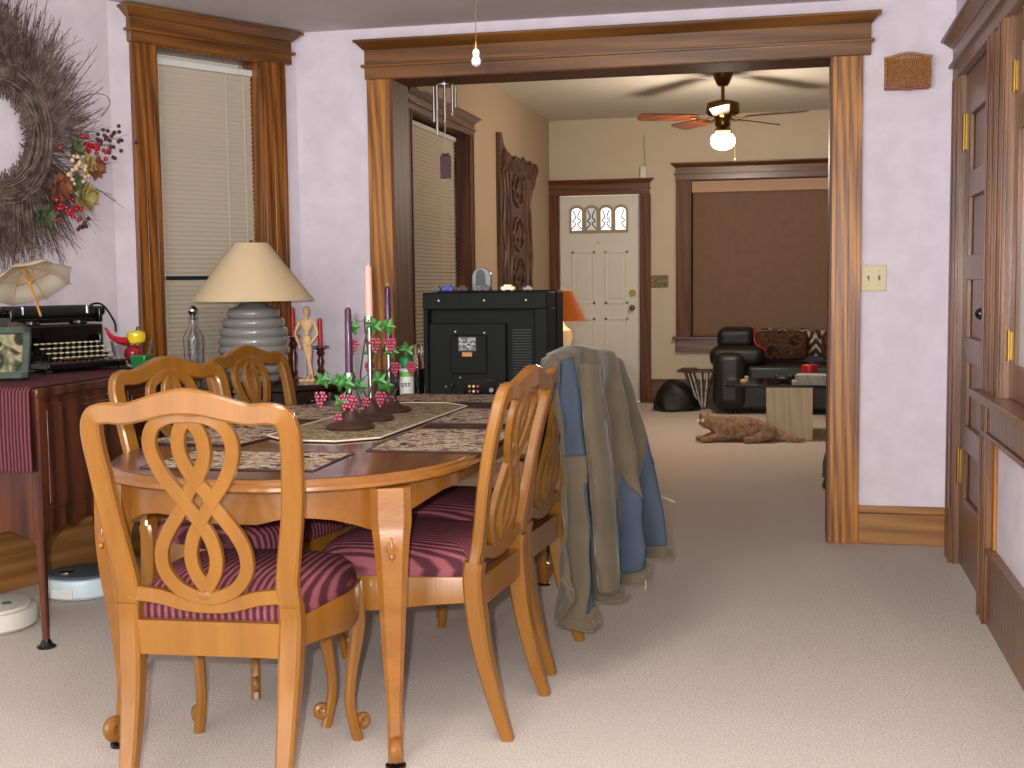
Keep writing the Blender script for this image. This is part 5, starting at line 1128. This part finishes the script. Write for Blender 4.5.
MB().tube(cr([(-0.80, 0.30, 0.765), (-0.79, 0.0, 0.745), (-0.78, -0.10, 0.62), (-0.68, -0.16, 0.56)], 5), 0.010, 6).build('red_edge', M['berry'], bt)
for x, lab in ((-0.56, 'dark floral cushion leaning at the left of the sofa back'), (0.06, 'dark red floral cushion beside the red candle on the glass table')):
    c = thing('cushion', lab, 'cushion', (0.45 + x, 11.66, 0.45), 0, 'floral cushions on the black sofa')
    b = MB(); rings = []
    for s_, y in ((0.80, -0.075), (0.95, -0.05), (1.0, 0.0), (0.95, 0.05), (0.80, 0.075)):
        rings.append([(0.25 * s_ * (abs(math.cos(q_)) ** 0.35) * (1 if math.cos(q_) > 0 else -1), y + 0.28 * 0, 0.14 + 0.135 * s_ * (abs(math.sin(q_)) ** 0.35) * (1 if math.sin(q_) > 0 else -1)) for q_ in [2 * math.pi * k / 40 + 0.01 for k in range(40)]])
    b.loft(rings); b.build('cover', M['cushion'], c, angle=60)
    MB().tube([(p[0], p[1], p[2]) for p in rings[2] + rings[2][:1]], 0.006, 6).build('piping', M['walnut'], c)
# coffee table
cf = thing('coffee_table', 'smoked glass coffee table on pale beige block pedestal', 'coffee table', (0.0, 9.75, 0), R(0))
MB().box(-0.50, 0.42, -0.32, 0.38, 0.395, 0.412).build('glass_top', M['darkglass'], cf, bevel=0.004)
MB().box(-0.19, 0.15, -0.32, 0.10, 0, 0.395).build('pedestal', M['beige'], cf, bevel=0.003)
for k, (w_, lab) in enumerate(((0.30, 'wide grey magazine at the bottom of the coffee table stack'), (0.25, 'pale book in the middle of the coffee table stack'), (0.235, 'small pale book on top of the coffee table stack'))):
    bk = thing('book', lab, 'book', (0.155 - 0.002 * k, 9.58, 0.4125 + 0.024 * k), R(3 - 4 * k), 'stack of books on the coffee table')
    MB().box(-w_ / 2, w_ / 2, -0.10, 0.10, 0.003, 0.020).build('pages', M['paper'], bk)
    MB().box(-w_ / 2 - 0.003, w_ / 2 + 0.003, -0.103, 0.103, 0, 0.003).box(-w_ / 2 - 0.003, w_ / 2 + 0.003, -0.103, 0.103, 0.020, 0.023).box(-w_ / 2 - 0.004, -w_ / 2, -0.103, 0.103, 0, 0.023).build('cover', M['book'], bk, bevel=0.001)
rc = thing('jar_candle', 'wide red jar candle behind the stacked books', 'candle', (0.13, 9.90, 0.412))
MB().lathe([(0.055, 0), (0.06, 0.006), (0.06, 0.12), (0.055, 0.125), (0.001, 0.115)], 28).build('wax', M['redwax'], rc)
MB().tube([(0, 0, 0.115), (0, 0, 0.13)], 0.0015, 5).build('wick', M['black'], rc)
tag(MB().ell((0, 0, 0.02), (0.06, 0.03, 0.02)).ell((0.05, 0, 0.035), (0.03, 0.025, 0.02)).ell((-0.05, 0.01, 0.03), (0.028, 0.025, 0.02)).build('sunglasses_case', M['black']), 'small black case lying in the middle of the glass table', 'case').location = (-0.06, 9.78, 0.412)
tag(MB().ell((0, 0, 0.018), (0.03, 0.02, 0.018)).lathe([(0.012, 0.02), (0.016, 0.05), (0.010, 0.06)], 10, (0.02, 0, 0)).build('figurine', M['limba']), 'tiny cream figurine at the left end of the glass table', 'figurine').location = (-0.36, 9.55, 0.412)
# magazine rack, bag
mg = thing('magazine_rack', 'V-shaped wooden magazine rack left of the sofa', 'magazine rack', (-0.88, 11.70, 0))
MB().box(-0.17, 0.20, -0.12, 0.12, 0.345, 0.365).box(-0.15, 0.0, -0.13, 0.13, 0.365, 0.375).build('top_shelf', M['carve'], mg, bevel=0.004)
for x0, x1 in ((-0.10, 0.02), (0.16, 0.06)): MB().strap([(x0, 0, 0.345), (x1, 0, 0.0)], 0.02, 0.20, (0, 1, 0), 0.05).build('side_panel', M['carve'], mg)
for k, (xa_, xb_) in enumerate(((-0.07, 0.03), (-0.03, 0.05), (0.05, 0.06), (0.11, 0.085))):
    o = MB().strap([(xa_, 0, 0.34), (xb_, 0, 0.02)], 0.014, 0.21, (0, 1, 0), 0.1).build('magazine', M['paper']); o.location = (-0.88, 11.695, 0)
    tag(o, 'pale magazine standing in the rack left of the sofa', 'magazine', 'magazines in the rack')
bg = thing('duffel_bag', 'limp black nylon bag slumped on the carpet before the far wall', 'bag', (-1.05, 11.50, 0))
b = MB(); rings = []
for i in range(17):
    z = [0.0, 0.01, 0.04, 0.08, 0.12, 0.15, 0.18, 0.205, 0.23, 0.25, 0.265, 0.275, 0.28, 0.283, 0.285, 0.286, 0.287][i]; s_ = math.sqrt(max(0.0, 1 - (z / 0.288) ** 1.6)) + 0.03
    rings.append([((0.25 if math.cos(a) > 0 else 0.16) * s_ * math.cos(a) * (1 + 0.08 * math.sin(5 * a + i)) - 0.05 + 0.0 * i, 0.15 * s_ * math.sin(a) * (1 + 0.1 * math.cos(4 * a + i * 0.7)), z + 0.012 * math.sin(6 * a + i) * s_ * (i > 1)) for a in [2 * math.pi * k / 36 for k in range(36)]])
b.loft(rings); b.build('body', M['bag'], bg, angle=80)
MB().tube(cr([(-0.15, -0.10, 0.20), (-0.19, -0.15, 0.10), (-0.14, -0.17, 0.02), (0.0, -0.18, 0.012), (0.16, -0.15, 0.05)], 6), 0.012, 6).build('strap', M['bag'], bg)
# cat lying on the carpet (one continuous body)
cat_ = thing('cat', 'tan cat lying stretched on the carpet, eyes shining at the camera', 'cat', (-0.40, 9.32, 0), R(4))
me = bpy.data.meshes.new('body')
sk = [((0.20, 0, 0.095), 0.085), ((0.10, 0, 0.10), 0.088), ((-0.02, 0, 0.10), 0.085), ((-0.12, 0, 0.11), 0.075), ((-0.19, -0.01, 0.135), 0.05), ((-0.245, -0.03, 0.155), 0.052), ((-0.275, -0.055, 0.145), 0.030),
      ((-0.13, -0.06, 0.05), 0.032), ((-0.20, -0.10, 0.025), 0.022), ((-0.27, -0.12, 0.018), 0.020), ((-0.14, 0.05, 0.05), 0.03), ((-0.24, 0.03, 0.024), 0.02), ((-0.31, 0.01, 0.018), 0.018),
      ((0.21, -0.07, 0.055), 0.055), ((0.12, -0.12, 0.03), 0.026), ((0.04, -0.14, 0.020), 0.020), ((0.28, 0.0, 0.06), 0.045), ((0.36, -0.04, 0.03), 0.022), ((0.44, -0.06, 0.02), 0.018), ((0.50, -0.05, 0.018), 0.013)]
ed = [(0, 1), (1, 2), (2, 3), (3, 4), (4, 5), (5, 6), (3, 7), (7, 8), (8, 9), (3, 10), (10, 11), (11, 12), (0, 13), (13, 14), (14, 15), (0, 16), (16, 17), (17, 18), (18, 19)]
me.from_pydata([v for v, r_ in sk], ed, []); o = bpy.data.objects.new('body', me); COL.objects.link(o); o.parent = cat_; me.materials.append(M['cat'])
q = o.modifiers.new('skin', 'SKIN'); q.use_smooth_shade = True
for i, (v, r_) in enumerate(sk): me.skin_vertices[0].data[i].radius = (r_ * 1.12, r_ * 1.12)
me.skin_vertices[0].data[0].use_root = True
q = o.modifiers.new('sub', 'SUBSURF'); q.levels = 2; q.render_levels = 2
for s_ in (-1, 1):
    hx_, hy_ = -0.25, -0.03
    MB().loft([[(hx_ + s_ * 0.026 + 0.020 * k * math.cos(a) + 0.005, hy_ + 0.014 * k * math.sin(a), 0.178 + z) for a in (0, 2.1, 4.2)] for k, z in ((1, 0), (0.1, 0.038))]).build('ear', M['cat'], cat_)
    MB().ell((hx_ - 0.020 + s_ * 0.017, hy_ - 0.046, 0.162), (0.012, 0.008, 0.012), 10, 8).build('eye', mat('shining_green_eye', '#e8ffd8', 0.1, emit=0.0, coat=1.0) if s_ < 0 else bpy.data.materials['shining_green_eye'], cat_)
MB().ell((-0.282, -0.088, 0.142), (0.006, 0.005, 0.005), 8, 6).build('nose', M['grape'], cat_)
# orange lamp on a side table beyond the television
st = thing('side_table', 'small dark table under the orange-shaded lamp', 'side table', (-1.70, 8.2, 0))
MB().lathe([(0.25, 0.615), (0.26, 0.625), (0.25, 0.64)], 36).build('top', M['walnut'], st)
MB().lathe([(0.16, 0), (0.15, 0.02), (0.03, 0.04), (0.025, 0.3), (0.035, 0.5), (0.05, 0.615)], 20).build('pedestal', M['walnut'], st)
ol2 = thing('orange_lamp', 'lit cream vase lamp with orange shade beyond the television', 'lamp', (-1.52, 8.2, 0.641))
MB().lathe([(0.05, 0), (0.055, 0.01), (0.035, 0.03), (0.06, 0.12), (0.078, 0.19), (0.07, 0.235), (0.03, 0.26), (0.02, 0.285), (0.012, 0.30)], 28).build('vase', M['cream'], ol2)
MB().lathe([(0.165, 0.30), (0.075, 0.50), (0.073, 0.50), (0.163, 0.30)], 36, caps=False).build('shade', M['orange'], ol2)
MB().tube([(0, 0, 0.29), (0, 0, 0.50)], 0.004, 6).lathe([(0.004, 0.495), (0.008, 0.51), (0.002, 0.52)], 8).build('harp', M['brass'], ol2)
light('orange_lamp_bulb', 'POINT', (-1.52, 8.2, 0.641 + 0.39), 4, (1.0, 0.55, 0.22), 0.03)
pb = thing('ornate_switch_plate', 'ornate dark gold switch plate between white door and far window', 'switch plate', (-1.287, FY, 1.195))
MB().box(-0.095, 0.095, -0.008, 0, -0.06, 0.06).build('plate', mat('antique_gold_plate', '#7c7048', 0.45, 0.5, col2='#4a4430', nscale=40), pb, bevel=0.003)
for s_ in (-0.055, 0, 0.055): MB().frus((s_ - 0.004, s_ + 0.004, -0.02, -0.008, -0.002), (s_ - 0.003, s_ + 0.003, -0.024, -0.012, 0.007)).build('toggle', M['plate'], pb)
wb = thing('wireless_doorbell_box', 'small white box with thin aerial above the front door', 'receiver box', (-1.43, FY - 0.03, 2.201))
MB().box(-0.028, 0.028, -0.02, 0.015, 0, 0.11).build('box', M['white'], wb, bevel=0.004)
MB().tube([(0.02, 0, 0.11), (0.005, 0.0, 0.40)], 0.0025, 6).build('aerial', M['wirec'], wb)
# dark armchair just inside the opening on the right
ac = thing('black_chair', 'dark upholstered chair mostly hidden behind the right oak casing', 'chair', (0.66, 7.42, 0))
o = MB().loft([[(-0.43 - 0.05 * (1 - f) ** 1.0 * 0 - q * 0.06, -0.20, z), (0.3, -0.24, z), (0.3, 0.3, z), (-0.41 - q * 0.04, 0.3, z)] for f, z, q in ((0, 0.07, 1.0), (0.3, 0.16, 0.95), (0.6, 0.30, 0.4), (1, 0.52, -0.2))]).build('skirt', M['bag'], ac)
o = MB().box(-0.36, 0.3, -0.22, 0.32, 0.50, 0.60).build('seat', M['bag'], ac, bevel=0.03); o = MB().box(0.12, 0.32, -0.24, 0.34, 0.42, 1.0).build('backrest', M['bag'], ac, bevel=0.05)
for x, y in ((-0.44, -0.16), (-0.40, 0.26), (0.24, -0.2), (0.24, 0.26)): MB().lathe([(0.045, 0), (0.05, 0.02), (0.03, 0.08)], 14, (x, y, 0)).build('foot', M['black'], ac)
